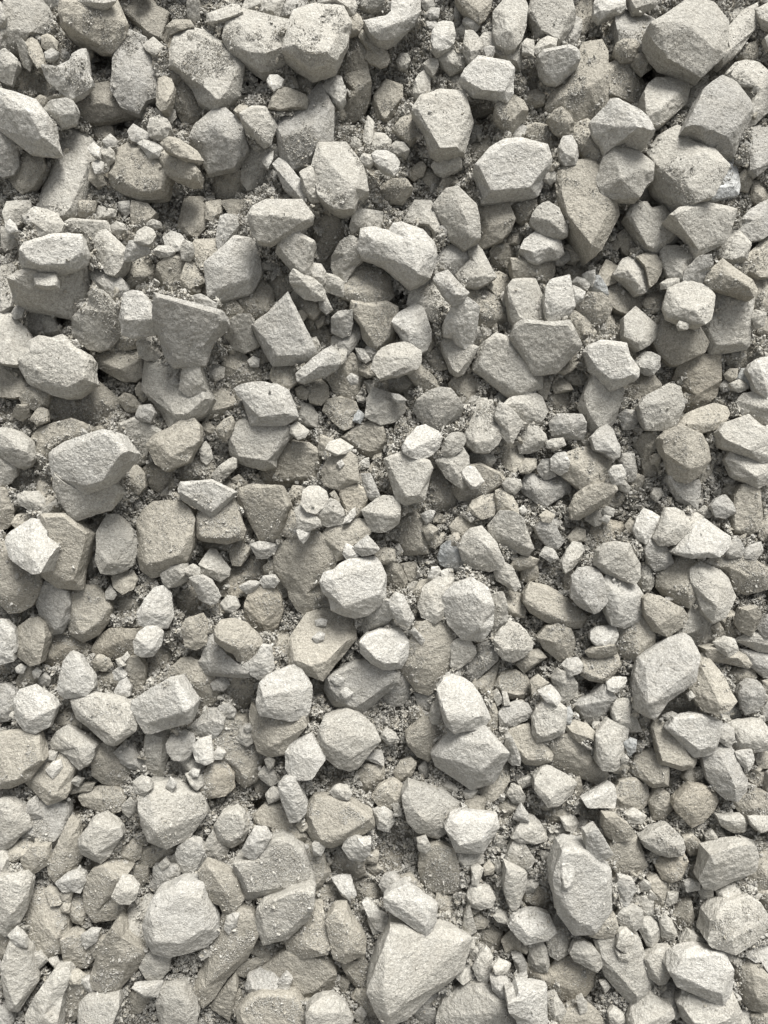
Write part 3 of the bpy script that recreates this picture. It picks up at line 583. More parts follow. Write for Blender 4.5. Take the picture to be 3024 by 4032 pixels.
3 g|111,5 114,-3 122,-4 125,2 122,9 115,8
1 b|126,-3 134,-2 141,4 136,14 127,12
2 b|10,4 14,-4 22,-4 24,4 18,8
2 b|26,6 32,-2 38,0 38,8 30,11
1 b|15,14 22,8 28,12 27,20 18,20
1 b|-2,10 6,7 13,10 12,16 2,15
T 741 1616
2.5 l|35,24 38,14 43,9 47,6 52,11 62,11 78,10 82,14 82,20 78,26 74,34 70,40 70,45 62,47 50,44 40,40 36,35|40,26,8 76,18,8 64,40,9 50,38,8|flat pale bun-shaped slab sprinkled with crumbs under a white ragged stone
2 l|88,4 92,-6 100,-4 105,4 104,13 96,11
2 b|111,0 114,-8 124,-10 136,-6 138,0 134,12 127,15 120,9|124,4,8|small gritty brownish rock wedged under a pale squared stone
3 l|84,13 89,10 98,17 95,21 90,23 84,18
3 b|23,15 30,8 35,5 37,10 35,18 31,24 25,20
2.5 b|10,14 14,9 21,14 20,18 14,19
1 b|58,52 66,46 72,40 76,32 86,26 98,28 106,34 107,46 108,60 100,62 84,62 72,61 62,58|104,40,8 104,58,8 70,54,8|square brownish slab strewn with crumbs, its lower edge clean and straight
3 l|10,32 14,26 18,32 19,38 15,44 11,40
3 l|19,53 26,46 36,39 39,40 38,46 30,54 24,57|30,48,8
2 b|36,56 41,53 48,60 47,63 38,60
2 b|28,60 34,57 38,62 38,70 32,68
2.5 b|107,30 108,20 117,24 116,32 113,38 108,36
3.5 l|113,31 116,26 124,24 131,28 134,30 131,34 120,36
2 b|126,22 132,18 140,12 150,10 158,14 161,26 157,34 150,38 140,34 134,28|136,22,9 150,22,9 156,16,7|dusty gable-shaped stone with a small white pebble near its top
3 b|110,50 114,42 120,36 130,34 136,38 137,46 138,57 132,60 122,63 112,60|116,48,8 132,42,8 130,56,8|squat beige stone with one small white pebble lying on it
4 w|122,43 125,41 127,44 124,47
3 b|42,65 52,62 64,62 74,63 77,70 80,78 78,86 76,96 74,104 66,109 60,106 56,98 52,90 46,80 42,72|45,71,8 62,76,9 78,74,8 66,100,8|brownish tooth-shaped stone, wide flat top and narrow foot
3.5 l|93,76 95,66 99,63 106,63 112,67 113,72 110,78 104,83 98,82|101,72,9
2 b|82,70 86,62 95,63 94,72 90,78 84,76
3 l|107,86 112,78 116,73 122,76 128,84 130,88 124,92 114,94 108,92|117,82,8
3.5 l|88,80 93,78 100,84 106,90 107,94 98,97 90,97 89,88|92,90,8
2.5 b|74,99 78,88 84,82 88,88 89,98 88,103 80,102
3.5 w|89,98 100,97 98,102 94,108 91,105
2 b|124,74 126,64 134,60 142,64 145,72 144,82 138,88 130,86|136,74,9|tan stone with pebbles on its dusty top
3 b|116,68 119,66 123,74 122,77
4 w|127,92 130,86 136,80 136,85 131,91
3 l|143,82 150,76 160,70 170,72 173,84 172,90 166,95 158,98 150,97 146,90|152,84,9 168,86,8|upright narrow pale stone beside a small half-moon brownish one
2 b|110,102 114,96 124,92 136,89 146,90 150,96 146,102 138,108 130,112 128,120 122,122 118,112 112,108|124,100,8 138,98,8|brownish kidney-shaped stone just above a big white rounded boulder
4 w|135,112 140,107 146,103 150,108 155,113 150,117 142,118|146,112,9
3.5 w|127,117 129,109 134,112 140,118 136,121 130,121
4 w|109,140 112,134 119,132 124,127 132,123 142,121 152,121 156,126 160,136 161,146 160,154 152,160 146,166 136,168 126,166 118,162 116,152 111,148|118,138,8 150,126,8 156,150,8 126,160,8 136,142,8|big white rounded boulder with a small lobe on its left side
2 b|71,120 74,112 82,106 92,102 104,98 110,104 114,112 120,120 121,126 116,132 109,138 108,148 114,152 116,158 114,164 106,166 96,166 90,162 84,152 83,146 76,138 72,130|86,116,8 100,112,8 108,126,8 84,134,8 96,150,8|large beige crumb-strewn boulder just left of a big white rounded one
3.5 g|51,110 58,108 66,109 73,110 70,115 65,120 57,120 54,115|58,114,9 64,113,9
2.5 b|35,112 38,107 46,106 50,110 48,118 42,126 37,126 35,118
2 b|42,98 48,90 52,96 51,106 44,106
3 l|10,126 14,120 18,114 22,115 28,122 33,130 32,134 26,139 18,136 12,132|21,122,8 24,132,8|pale pyramid-shaped stone
3 l|-2,130 4,126 9,130 9,135 3,137
1 b|20,143 30,136 36,128 46,122 54,118 62,124 64,132 58,138 50,142 45,150 38,152 28,150|44,136,8|low tan boulder with grit over its left half
3.5 w|59,140 62,136 70,135 73,140 70,144 62,144
3 w|42,144 50,140 58,141 54,146 48,149
2 b|47,160 50,150 58,144 68,144 74,152 76,164 72,176 64,183 54,180 48,172|62,158,8 60,174,8|tan oval boulder standing on end
1.5 b|62,128 70,122 74,134 80,142 83,150 76,154 70,144 64,136
3 l|27,158 32,152 38,153 41,160 36,165 29,163
3 b|153,116 160,113 168,114 168,122 156,125
3 w|140,44 144,40 147,39 147,46 142,48
2.5 b|147,48 152,42 157,44 156,50 150,52
2.5 g|142,52 148,52 154,64 156,70 150,73 145,68
3 c|135,8 139,0 144,4 140,10
1.5 b|7,108 16,106 32,108 33,114 12,113
T 1482 1616
4 l|31,-1 34,-8 42,-14 52,-18 60,-17 66,-10 70,-4 68,4 60,10 50,17 46,18 40,12 36,6|46,-8,8 60,-8,8 50,8,9|round pale boulder with a blunt point at its base
4 w|22,30 26,23 34,14 40,13 50,18 53,22 50,30 44,36 36,39 28,37 23,34|36,28,9 48,22,8|pale oval stone with a pitted middle, lying slantwise
4.5 l|54,34 57,24 62,19 70,19 72,24 68,32 62,37 56,37|62,26,8
3.5 l|8,40 14,37 22,35 34,40 42,42 44,47 41,56 39,66 38,72 30,75 24,76 18,72 14,64 12,57 10,50|12,43,8 38,46,8 34,66,9 22,70,9|large pale shield-like stone with a flat smooth face
2 b|42,38 52,30 56,18 58,20 56,32 54,38 46,42
3 l|49,41 54,38 64,36 70,30 74,38 75,46 73,52 75,60 70,63 64,59 58,54 54,48|60,44,8 66,52,9|pale smooth stone with a slanted side, under a wedge of stone
4.5 w|70,50 74,46 80,47 84,53 87,58 82,63 79,64 74,58|78,54,8|small white lozenge chip lying on a brown triangular slab
3 l|72,20 76,10 80,4 84,-6 94,-8 98,0 100,8 102,20 98,27 92,33 82,33 75,28|86,14,8 94,24,8 80,26,8|tall pale round-footed stone with grit at its top left
2 l|72,36 80,32 92,34 97,40 92,47 84,44 74,44
2.5 b|62,64 70,58 74,46 84,44 92,48 100,52 105,57 98,64 90,70 78,73 68,72|78,66,8 94,58,8|flat brownish triangular slab with its point to the right
2 b|40,66 42,54 50,50 58,55 61,62 65,72 62,78 54,82 46,84 42,78 40,72|52,62,8 52,76,8|grit-topped brownish stone narrower at its top
3.5 l|98,4 101,-6 108,-2 113,4 119,10 114,18 110,27 105,22 101,14|107,10,8
3 l|116,27 120,18 124,13 131,14 137,20 139,26 132,31 124,34 118,34|130,20,8 122,28,8
2 b|99,32 106,28 114,26 118,34 120,40 118,46 112,50 106,46 102,40|110,38,8
2 b|117,48 122,40 130,40 130,46 124,51 118,50
3 l|139,26 144,24 152,23 154,28 146,31 140,30
4 w|143,40 147,36 154,35 157,42 155,49 150,52 144,48|150,44,9
3 g|132,47 136,41 143,40 145,48 146,53 138,56 134,52
2 g|118,62 124,52 134,56 142,56 150,52 156,58 158,64 150,70 144,76 140,78 132,75 126,70 120,66|140,64,8 128,64,8|wide grey gritty stone pointed at its foot
3 l|104,60 108,56 117,57 118,62 113,68 106,65
2.5 b|98,66 104,64 110,70 114,78 116,86 108,84 100,82 98,74
2.5 b|75,82 79,74 88,70 97,68 98,76 95,86 86,88 78,84|88,76,8|brownish half-moon stone with a curved lower edge
3.5 l|92,95 96,88 102,83 112,84 118,88 122,96 125,104 127,113 123,118 114,114 104,108 94,103|95,98,8 110,104,9 124,112,8 108,90,7|large wedge of stone with a thick shaded lower side
4 l|69,112 72,104 78,98 86,96 90,102 96,108 101,116 103,123 100,128 92,130 80,128 72,122|82,102,8 92,112,9 78,120,7|pale almond-shaped boulder with a diagonal ridge
3 b|61,95 66,89 72,85 78,90 82,96 74,100 70,105 63,101|72,92,8|diamond-shaped beige gritty stone
2 b|7,98 14,92 22,86 30,82 36,90 38,100 41,110 41,116 32,118 24,117 16,110|28,100,8 32,112,8|triangular brownish slab strewn with fine crumbs
4 w|37,85 44,82 47,83 45,89 41,92
3 b|38,96 41,92 50,97 46,103 42,106
2.5 b|42,108 48,102 55,100 56,106 48,112
3 c|51,120 54,112 60,107 65,112 68,120 72,127 68,131 60,129 53,125|60,114,8|grey fin-shaped stone
2 b|47,91 50,84 55,86 54,92
3 b|0,118 4,113 14,115 15,120 8,125 1,125
2 b|4,132 10,124 18,127 24,138 24,144 16,147 8,140
1.5 b|20,126 32,124 34,140 28,142 24,136
3.5 w|43,136 46,129 50,128 54,136 50,140 44,141
3.5 w|53,132 58,130 62,130 62,136 56,138
4.5 w|55,152 65,143 78,139 90,147 94,160 93,175 86,187 71,185 61,174 56,162|64,152,8 78,148,9 88,158,9 84,178,8 68,170,7|big whitish lumpy boulder, the tallest of three joined together
4 l|35,160 39,145 52,137 65,138 70,150 56,167 48,173 38,168|44,150,8 54,144,8|pale rounded lobe of stone on the left of a big lumpy one
3.5 l|92,152 103,150 106,160 106,171 96,184 88,170|100,160,8
3.5 l|97,132 104,125 110,128 114,136 117,144 113,147 106,142 99,138|108,134,8
3 b|109,128 114,122 122,119 132,122 128,127 116,130
2 b|119,132 124,127 131,128 132,136 124,140 119,138
2.5 b|122,147 127,142 139,145 152,152 165,162 172,169 167,176 154,177 139,171 127,164 122,156|132,150,8 150,162,9 164,170,8|long dusty brownish lozenge-shaped boulder, slanting down right
3 g|131,96 136,91 144,92 148,100 152,107 148,112 140,110 134,104|142,100,8
3 g|134,118 138,112 144,114 148,120 142,123
3 b|134,86 139,82 145,86 141,91 136,90
3 w|116,81 120,78 123,82 119,84
1.5 b|97,150 106,146 116,150 121,160 120,168 108,166 100,160
2 b|81,136 86,131 90,138 91,144 84,142
2 b|62,134 68,130 76,134 77,139 66,139
2.5 b|31,148 36,140 44,138 40,148 34,158
3.5 w|11,156 16,150 21,152 26,162 30,170 26,176 18,172 13,164|20,162,8
3.5 w|-12,166 -6,160 4,155 10,157 13,168 6,177 -4,179 -9,184 -11,176|0,166,8|pale blunt lump of stone beside a pale rounded lobe
2 l|116,97 121,92 128,96 126,100 118,100
2.5 g|141,88 148,88 152,92 146,96
T 2224 1616
3 g|-12,10 -6,4 4,4 14,4 17,9 16,18 13,23 0,23 -10,20|6,10,8 4,18,8|grey rounded stone, right of a blunt-pointed cluster of chips
3 b|-4,50 2,36 10,33 26,31 36,36 36,46 32,54 26,64 18,66 8,60 0,54|6,44,8 24,38,9 22,56,8|gritty fan-shaped beige stone pointing downwards
3.5 l|-1,124 3,114 7,108 13,109 15,114 12,120 6,128 1,132
3 b|5,80 9,70 20,62 32,60 40,60 42,65 36,72 28,78 18,84 10,88 5,88|24,68,8 10,82,8|long beige slab lying slantwise beneath a fan-shaped gritty stone
2 l|12,22 16,16 20,15 22,30 18,34 10,28
3.5 g|23,22 28,16 34,12 38,16 41,23 44,30 44,37 40,39 34,34 26,31|36,28,9 30,22,8
3 g|44,4 50,0 57,1 59,7 56,14 48,15
3 b|91,14 100,4 110,-1 122,-5 132,-2 134,2 130,10 122,15 110,18 100,15|114,4,8 120,10,8|pale leaf-shaped stone just above a barrel-shaped beige boulder
3.5 b|82,22 88,16 96,13 104,17 111,20 116,30 118,40 112,48 107,54 100,58 92,56 86,50 85,40 82,30|100,32,8 116,42,8 101,48,9 92,24,7|barrel-shaped beige boulder standing on end
3 g|85,56 88,50 94,57 102,58 110,57 110,66 108,80 100,77 92,73 88,66|92,66,8 104,70,8|grey flat stone like a shield beneath a barrel-shaped boulder
4 l|127,18 132,12 142,7 150,5 153,9 160,14 172,18 172,38 162,41 150,37 140,32 128,28|132,24,8 150,32,9 152,12,7|wide pale flat-topped stone overhanging another at the right edge
3.5 l|133,40 136,33 146,34 158,40 172,42 172,54 166,58 158,62 148,58 138,53 134,46|140,42,8 156,54,9|thick pale stone pinned beneath a wide flat-topped one at the right edge
2.5 b|110,56 112,48 118,42 121,43 119,52 114,58
2 b|56,28 64,20 72,18 75,26 72,34 74,44 76,50 72,54 66,54 63,42 62,36|66,30,8 70,48,8
2.5 b|73,38 78,34 83,37 82,45 77,49
3.5 b|70,38 74,36 78,38 77,43 71,44
2.5 g|46,42 48,36 56,36 58,50 56,57 48,57
3.5 w|37,50 40,46 46,45 49,52 46,60 40,60
3 l|44,60 48,57 53,63 52,67 46,65
2 b|53,58 58,52 64,54 65,62 58,65
3 l|71,70 73,64 78,64 80,68 75,74
3.5 w|57,98 60,89 65,81 72,84 78,88 76,96 70,104 66,108 60,104|64,102,8 68,90,8|pale upright block with pointed base
4 l|74,104 77,95 80,88 83,81 90,81 96,84 100,90 102,97 97,103 90,108 78,109|84,88,9 80,103,8 96,94,8|pale dome-shaped stone between a white upright block and a white twin-faced one
4 w|90,115 95,108 101,100 107,93 114,90 122,94 130,100 134,104 132,112 126,118 116,120 104,119 96,118|110,96,8 122,104,9 118,116,8 102,108,9 104,117,7|big white angular stone with a stepped crack splitting its face
3 l|99,86 106,83 113,87 110,91 104,96 100,94
2.5 l|109,82 114,78 120,84 118,87 110,86
3 g|121,78 125,73 131,70 136,76 139,83 132,87 124,86|130,78,8
2.5 b|136,92 138,80 141,70 146,62 152,60 158,64 159,76 160,86 156,98 148,101 138,100|146,76,8 140,96,8 156,80,8|tall brownish dusty slab standing at the right edge
1.5 b|128,66 136,60 146,58 142,70 138,76 132,74
3 g|130,114 136,108 142,105 146,114 144,119 134,120
3 g|147,116 152,111 160,108 161,114 156,121 148,120
3.5 g|67,114 70,107 78,108 84,114 88,124 82,128 74,130 69,124|76,118,8 84,124,8
4 l|27,126 30,116 36,111 44,109 52,110 56,118 60,126 60,136 57,141 50,138 42,134 32,131|38,124,8 50,116,9 48,132,9 30,127,8|plump pale boulder sitting on top of two grey ones
3.5 g|6,152 7,136 12,130 20,129 27,130 31,138 33,148 34,156 28,163 24,165 14,160|20,140,9 12,150,8 18,158,8|grey rounded stone, the left of two beneath a plump pale boulder
3.5 w|32,140 36,134 44,136 50,139 57,142 61,146 63,152 62,164 58,172 48,176 40,174 36,164 33,152|42,148,9 56,150,8 44,166,8|whitish stone with a long ridge, the right of two beneath a plump pale boulder
2.5 l|60,126 68,124 71,132 72,142 68,148 64,147 60,138
3 b|76,132 82,126 88,120 96,118 106,122 110,126 107,136 106,146 106,154 102,160 92,158 82,152 76,144|88,130,8 84,146,8 100,148,8|beige stone with rounded shoulders, left of a grey pointed one
4 l|104,130 110,125 118,128 126,132 132,138 136,145 138,152 135,158 130,168 122,172 114,162 109,150 105,140|112,132,8 128,144,9 124,160,9|smooth grey stone like a blunt spearhead near the right edge
3 b|115,124 122,120 132,122 142,119 154,123 164,128 172,134 170,144 160,148 148,149 140,146 136,138 128,130|134,128,8 150,136,9 162,134,8|long gritty pale stone lying across the right edge
3.5 b|66,154 70,151 80,154 88,158 96,163 100,168 96,176 84,184 74,180 67,168|76,160,8 90,168,8|light brown peaked stone below a beige round-shouldered one
1 b|20,104 24,94 34,90 46,92 50,102 42,108 30,112 26,118 21,114||low gritty tan mound with crumbs, above a plump pale boulder
2 b|50,94 54,88 59,92 58,104 54,102
2.5 l|17,89 22,82 30,84 29,92 25,94
3 w|31,83 34,79 40,81 39,86 33,86
3 w|29,89 33,86 37,87 35,92
2.5 b|3,104 10,96 16,98 16,106 6,108
2 b|157,92 168,86 172,100 164,107 158,104
2 b|-2,138 4,128 8,134 6,146 0,146
1 b|30,78 40,70 50,68 48,76 40,82 32,84
T 0 2424
3.5 w|-4,4 4,5 10,12 12,24 13,28 10,30 10,36 0,39 -4,38|8,18,8
3 b|12,20 16,10 24,4 30,3 34,8 35,18 33,30 31,38 25,40 18,36 12,30|28,10,8 24,26,9|beige half-moon stone near the left edge, beside a white one
1 b|34,30 38,20 48,17 60,18 70,22 75,26 70,32 56,40 44,41 36,38|54,26,8|low tan gritty stone above a bright white upright triangle
1 b|76,28 82,18 90,12 106,12 116,14 110,30 100,34 86,35 78,32|96,22,8|low tan gritty stone, left of a small bright white dimpled block
4 w|110,22 114,14 121,9 128,11 132,14 130,24 124,32 116,33 111,30|116,22,9 126,18,8|small bright white block with a dimple in its face
4 w|53,38 58,31 63,34 68,44 75,52 75,58 70,64 60,66 52,67 48,60 50,50|60,50,8 56,62,8|bright white triangular stone with its point upward
1 b|120,44 124,30 130,24 138,28 138,42 134,50 126,51
3 b|102,40 106,35 112,35 117,42 118,52 115,60 111,63 106,60 104,48|112,48,8
2.5 b|76,38 80,33 88,36 91,41 86,45 78,43
3 w|93,46 98,42 103,48 100,53 94,52
3 l|95,36 100,34 102,40 98,42
3 l|100,35 104,30 105,33 102,37
3.5 g|94,62 98,55 103,51 106,58 105,65 96,68
1 b|75,56 80,48 92,48 97,56 94,64 84,64 76,62
4 w|13,70 17,62 26,59 32,64 40,69 44,75 42,84 38,90 28,95 20,93 15,86 14,78|16,80,8 24,86,9 35,80,9 28,68,8|compact whitish stone with many facets and a shaded underside
4 l|59,70 64,67 74,64 86,65 96,68 104,72 109,78 111,86 108,94 100,100 94,105 88,103 80,98 74,93 70,86 64,82 60,76|64,74,8 90,98,8 106,84,8 84,72,8|large pale stone pointing downwards, grit spread across its flat face
4 w|109,71 116,66 126,60 136,55 144,54 148,58 150,64 156,74 157,80 154,86 142,90 130,93 120,96 117,90 114,84 109,77|120,88,8 116,72,8 144,62,8 150,78,9|broad whitish blocky stone with grit in its middle
2.5 b|138,52 140,44 148,37 156,36 166,42 175,52 178,64 172,72 160,74 152,66 148,58 144,54|160,56,8|beige boulder behind a broad whitish blocky stone
2.5 b|149,10 152,4 164,0 168,6 168,22 160,27 152,24|158,12,8
1.5 b|14,54 20,42 26,42 30,50 32,56 24,60 16,64 13,60
2 g|32,52 36,48 41,52 39,57 33,56
3 w|27,46 30,43 33,46 31,50 28,50
3 w|13,43 17,40 21,42 18,47 14,46
2 g|-4,58 4,57 10,62 13,70 12,78 6,85 -4,86|2,70,8
1.5 b|43,88 50,78 58,76 64,84 72,90 75,95 62,94 50,90
3 l|42,104 47,96 55,91 60,95 66,100 74,106 76,108 74,116 70,122 65,125 60,120 54,112 48,110 43,108|50,100,9 64,108,9 58,96,7 66,118,8|stone with a bright crest running down between dull sides
3.5 b|-4,97 10,95 24,94 30,98 31,106 33,114 33,118 28,124 23,132 18,136 8,139 -4,140|6,100,8 26,104,8 26,120,8 8,134,8|big flat beige stone cut by the left edge, evenly rough
2.5 b|20,134 26,124 36,118 44,112 54,114 60,122 56,132 55,142 52,148 46,152 39,153 34,148 26,142|42,132,8 44,146,8|beige crumb-covered stone with a small white chip on its top
3.5 w|38,126 44,120 49,118 50,123 47,128 43,132
2.5 g|37,118 40,111 46,112 44,118
2.5 b|75,112 82,106 88,104 96,110 102,118 106,125 103,134 94,139 84,136 76,130 75,120|77,116,8 90,118,9 86,130,7|brownish rounded boulder with a grey shard leaning on it
3 g|94,112 100,106 106,104 112,112 117,120 116,127 106,124 100,120|106,110,9 104,120,8|grey shard leaning on a brownish rounded boulder
3 l|118,106 120,97 130,96 138,94 140,100 137,112 135,122 133,129 126,131 120,126 118,116|133,100,9 131,124,8 121,110,8|upright column-like pale stone below a broad whitish block
1 d|72,98 84,100 92,105 104,102 112,90 117,94 112,106 90,108 76,104
3.5 g|137,105 140,99 150,95 157,98 158,106 154,113 150,118 142,117 138,112|144,106,9 152,106,9
2.5 l|142,118 150,118 154,113 160,119 158,126 148,130 142,126
3 l|109,136 115,132 121,135 123,141 118,146 111,145
2.5 g|123,136 128,131 136,132 138,137 130,140
3.5 w|136,140 139,133 143,138 140,144
3 l|152,130 158,128 164,131 165,138 161,142 156,138
3.5 w|155,128 158,125 162,127 161,131 156,132
2 b|64,148 72,142 84,140 96,142 102,148 100,158 90,161 78,158 68,154|84,150,8|brownish half-round stone with grit along its top
3 l|114,148 121,140 134,140 144,136 155,140 166,149 168,159 159,174 151,181 136,188 123,183 116,166|122,146,8 148,146,9 136,158,6 158,160,8 128,178,8|big pale stone with a gritty cleft in its upper side
2.5 g|20,162 24,152 28,149 32,158 34,164 22,166
3.5 l|-4,154 6,154 16,158 23,165 25,172 17,178 10,186 3,191 -4,188|8,166,8|pale smooth stone at the lower left edge, its corner rounded
3 l|100,156 106,150 111,152 111,160 105,164 101,160
3 l|58,136 62,132 68,133 64,139
2 b|55,141 62,138 76,138 74,142 58,145
T 741 2424
3 b|21,14 26,6 36,5 46,8 54,15 58,20 60,25 55,30 50,36 46,38 41,36 38,30 32,28 26,24 22,20|26,20,9 40,26,9 44,14,7|beige stone with a curved pale edge, perched on a wide grey one
2.5 g|8,40 12,34 14,26 15,16 20,12 22,22 32,30 42,38 52,36 58,30 54,40 50,50 38,49 20,48 12,46|18,40,8 40,44,8|wide grey slab lying beneath a beige stone with curved edge
3.5 w|51,44 55,36 60,26 66,26 68,34 69,42 66,48 58,51 52,48|60,40,9
3 w|68,40 74,36 79,38 80,44 70,46
2 g|50,48 56,50 64,50 66,46 70,50 62,54 52,54
3 b|83,38 85,28 86,18 92,8 98,0 110,-4 126,-3 134,0 136,4 135,18 130,28 122,36 114,44 109,51 100,48 92,46 84,42|87,36,8 100,41,9 113,37,9 130,20,8 110,14,7|big boulder strewn with small white pebbles, its lower right side clean
3.5 w|102,18 107,14 111,15 110,19 104,22
3 w|104,4 109,3 113,4 112,8 105,8
4 w|57,64 60,56 66,50 74,46 82,44 86,42 92,46 97,52 99,58 98,64 96,68 97,78 94,82 84,84 72,82 60,80 57,72|62,66,8 80,62,9 94,60,8 76,54,7 64,76,6 92,78,6|whitish angular boulder with a bright sloping top, overlapping a beige one below
3 b|51,84 52,74 58,80 72,83 86,84 94,84 95,90 88,100 82,106 78,112 66,114 58,110 55,100 52,92|70,94,8 66,108,8|beige boulder pinned under a whitish angular one
4 w|81,112 86,104 92,100 100,98 104,104 108,112 110,118 106,126 100,132 92,134 85,132 81,124|96,108,8 88,116,8 100,116,8|plump whitish stone like a fat drop
4 l|106,104 108,92 112,87 120,82 130,80 138,82 142,88 150,92 154,98 155,102 150,108 144,114 138,122 132,125 122,122 114,114 108,110|112,104,8 122,94,8 134,98,9 132,116,8 146,100,8|pale many-sided boulder with a brown tinge down its right face
3 g|113,60 114,52 120,48 128,46 136,40 146,38 156,40 164,42 171,47 170,54 160,64 152,68 146,76 138,81 130,79 120,72 115,66|124,58,8 152,46,8 140,72,8 158,54,8|flat grey stone carrying several small white chips at its left
3.5 w|117,52 121,49 127,52 125,57 120,56
3.5 w|125,62 129,60 134,63 130,69 126,67
4 w|141,22 146,17 156,13 172,11 178,18 180,22 178,34 173,42 160,43 150,38 142,30|150,22,8 172,18,8 164,34,9|smooth whitish rounded stone just above a flat grey one with chips
2 b|98,52 106,50 112,54 112,62 104,67 97,70
2 g|108,70 113,66 119,71 114,77 109,74
2.5 g|105,84 109,77 114,80 111,87
2 b|20,62 30,50 44,50 52,56 52,68 46,74 38,77 26,70|38,62,8|gritty low stone under a round grey pebble, left of a whitish angular boulder
3 g|19,56 24,51 31,51 33,56 28,61 21,60
3.5 w|25,75 32,73 38,78 37,83 30,83
2 l|12,74 18,70 25,73 24,78 14,78
3.5 w|0,93 8,85 16,78 24,79 28,85 27,92 21,99 12,99 4,98|18,86,9 12,94,8|pale grey chisel-shaped stone with a pointed left end
3.5 w|4,108 9,102 18,99 19,110 19,119 14,121 7,118|12,108,9
2.5 l|-6,118 0,112 6,118 13,122 12,126 2,128
3 l|-8,108 -4,100 0,97 4,102 3,110 0,118 -6,116
2 b|24,98 30,84 46,84 50,90 54,100 58,110 62,116 60,124 54,134 46,139 40,134 34,128 30,120 22,116 20,108|40,104,8 48,124,8|long brownish slab sprinkled with grit, pointed at its foot
2.5 l|40,102 42,94 47,89 52,90 54,102 48,106
3.5 w|46,91 50,89 52,93 48,95
2 b|11,142 14,128 20,120 30,120 36,130 37,140 30,146 20,148 12,148|24,132,8|tan rounded stone with grit along its lower right
4 w|74,140 80,134 86,133 90,140 93,146 96,152 95,160 90,167 84,168 80,160 77,150|84,142,8 86,158,8|bright white upright oblong stone
3 l|64,146 69,140 75,145 75,149 66,153
3 l|58,130 62,124 70,125 73,136 68,139 60,133
3 l|63,118 66,116 70,118 69,124 66,126
3 w|21,113 25,108 30,112 27,117 22,117
3 b|96,157 103,148 118,148 134,155 149,165 151,172 137,180 118,188 107,188 97,174|106,158,8 130,168,9 112,182,7|broad beige gritty slab with a rounded right point
2.5 b|54,163 63,155 75,153 82,166 96,176 98,182 88,186 70,176 56,172|70,164,8|brownish slab end sprinkled with crumbs, left of a broad beige gritty slab
3 l|116,144 121,139 129,140 133,146 130,150 120,148
2 b|113,138 119,131 126,134 128,140 118,142
2.5 g|143,116 150,111 157,110 159,118 159,122
3.5 l|22,172 28,162 38,159 44,164 48,176 44,184 36,189 26,184|36,170,8|small pale lumpy stone with a flat lower edge, above a long curved gritty boulder
1.5 b|138,130 146,122 158,122 160,134 152,144 142,144
1.5 b|63,24 70,14 80,12 84,20 80,34 70,32
1 b|54,136 60,132 66,138 64,144 56,143
1 b|90,134 104,130 109,136 106,142 94,140
1.5 l|93,142 100,139 102,148 96,152
T 1482 2424
2.5 b|20,42 24,32 28,20 34,8 46,4 58,8 64,14 63,28 58,38 56,44 54,52 50,58 42,63 34,60 28,54 24,48|40,26,8 46,44,8 28,40,7 54,22,7|large brownish boulder with grit gathered in its lower hollow
3.5 l|62,24 66,20 75,19 78,24 81,29 78,34 72,38 66,43 62,42|70,28,8
2.5 g|65,46 72,38 80,34 84,26 92,22 98,30 98,36 90,44 82,51 77,55 70,50|84,40,9 76,48,8|grey gritty block leaning against a small pale faceted one
3.5 l|98,28 97,20 102,12 108,6 116,8 122,14 127,22 126,28 120,33 112,37 104,35|118,14,8 104,28,8 116,28,9|pale stone with a gritty rounded back, below a long tan lozenge
2.5 b|133,18 140,10 148,8 158,12 161,20 159,30 158,37 150,36 144,32 138,26|146,22,8 154,28,7|brownish gritty half-moon stone, left of a brownish gritty boulder
2 b|115,40 122,30 132,28 138,34 130,40 121,46
4.5 w|51,60 56,52 62,50 70,52 78,58 84,66 88,74 92,84 88,89 80,92 70,93 64,95 59,90 56,84 53,72|58,83,9 74,85,9 86,82,8 62,60,8 76,66,8|whitish boulder with a rounded back, resting on a still bigger white one
4 w|47,113 52,106 58,100 62,95 72,93 80,95 87,92 92,96 96,102 104,108 106,113 102,120 98,128 94,135 88,139 78,140 70,137 62,131 56,125 50,121 48,118|50,115,8 66,119,9.5 86,127,9.5 102,112,8 72,103,9 90,104,8|big white boulder with a sharp front edge and a dark chipped corner
3 b|25,98 30,93 36,88 44,86 50,92 56,98 56,106 50,112 42,118 34,114 27,106|40,98,8|rounded beige stone at the left of a big white sharp-edged boulder
3.5 l|44,82 47,73 52,70 54,80 58,89 50,89 46,88
2 g|32,64 42,64 50,62 50,74 44,80 36,76
2 g|6,66 14,52 22,46 26,54 26,66 20,73 12,73
2 b|78,56 88,48 98,40 102,36 98,50 94,60 86,63
1.5 b|97,58 104,46 114,46 122,50 126,60 120,68 106,66||dusty low brownish stone strewn with fine grit, above a grey lens-shaped stone
3 g|101,80 106,74 116,71 124,74 127,78 122,84 112,89 102,90|114,80,8|grey lens-shaped stone lying nearly level
3.5 l|129,84 132,76 138,70 148,72 154,76 154,86 152,95 142,100 132,102 129,96|146,78,8 138,90,9|pale stone with a dimpled face and a flat right side
3 b|106,96 110,92 124,90 130,98 136,106 143,114 142,118 132,121 122,120 116,114 110,104|122,100,9 132,110,8 112,96,7|beige triangular slab with a diagonal gritty step
3.5 w|105,108 107,101 110,100 114,110 117,116 117,122 111,121 106,116
3 b|126,54 132,49 140,55 132,62 128,66
3.5 w|133,62 142,57 148,64 150,68 147,73 140,70
3 l|145,52 150,46 158,48 163,56 163,64 156,70 150,73 146,64|154,56,9
3 g|152,40 156,36 164,35 168,40 166,46 158,49
2 b|83,142 88,139 96,134 100,124 104,118 108,124 108,134 102,144 96,150 90,152 86,148|100,136,8
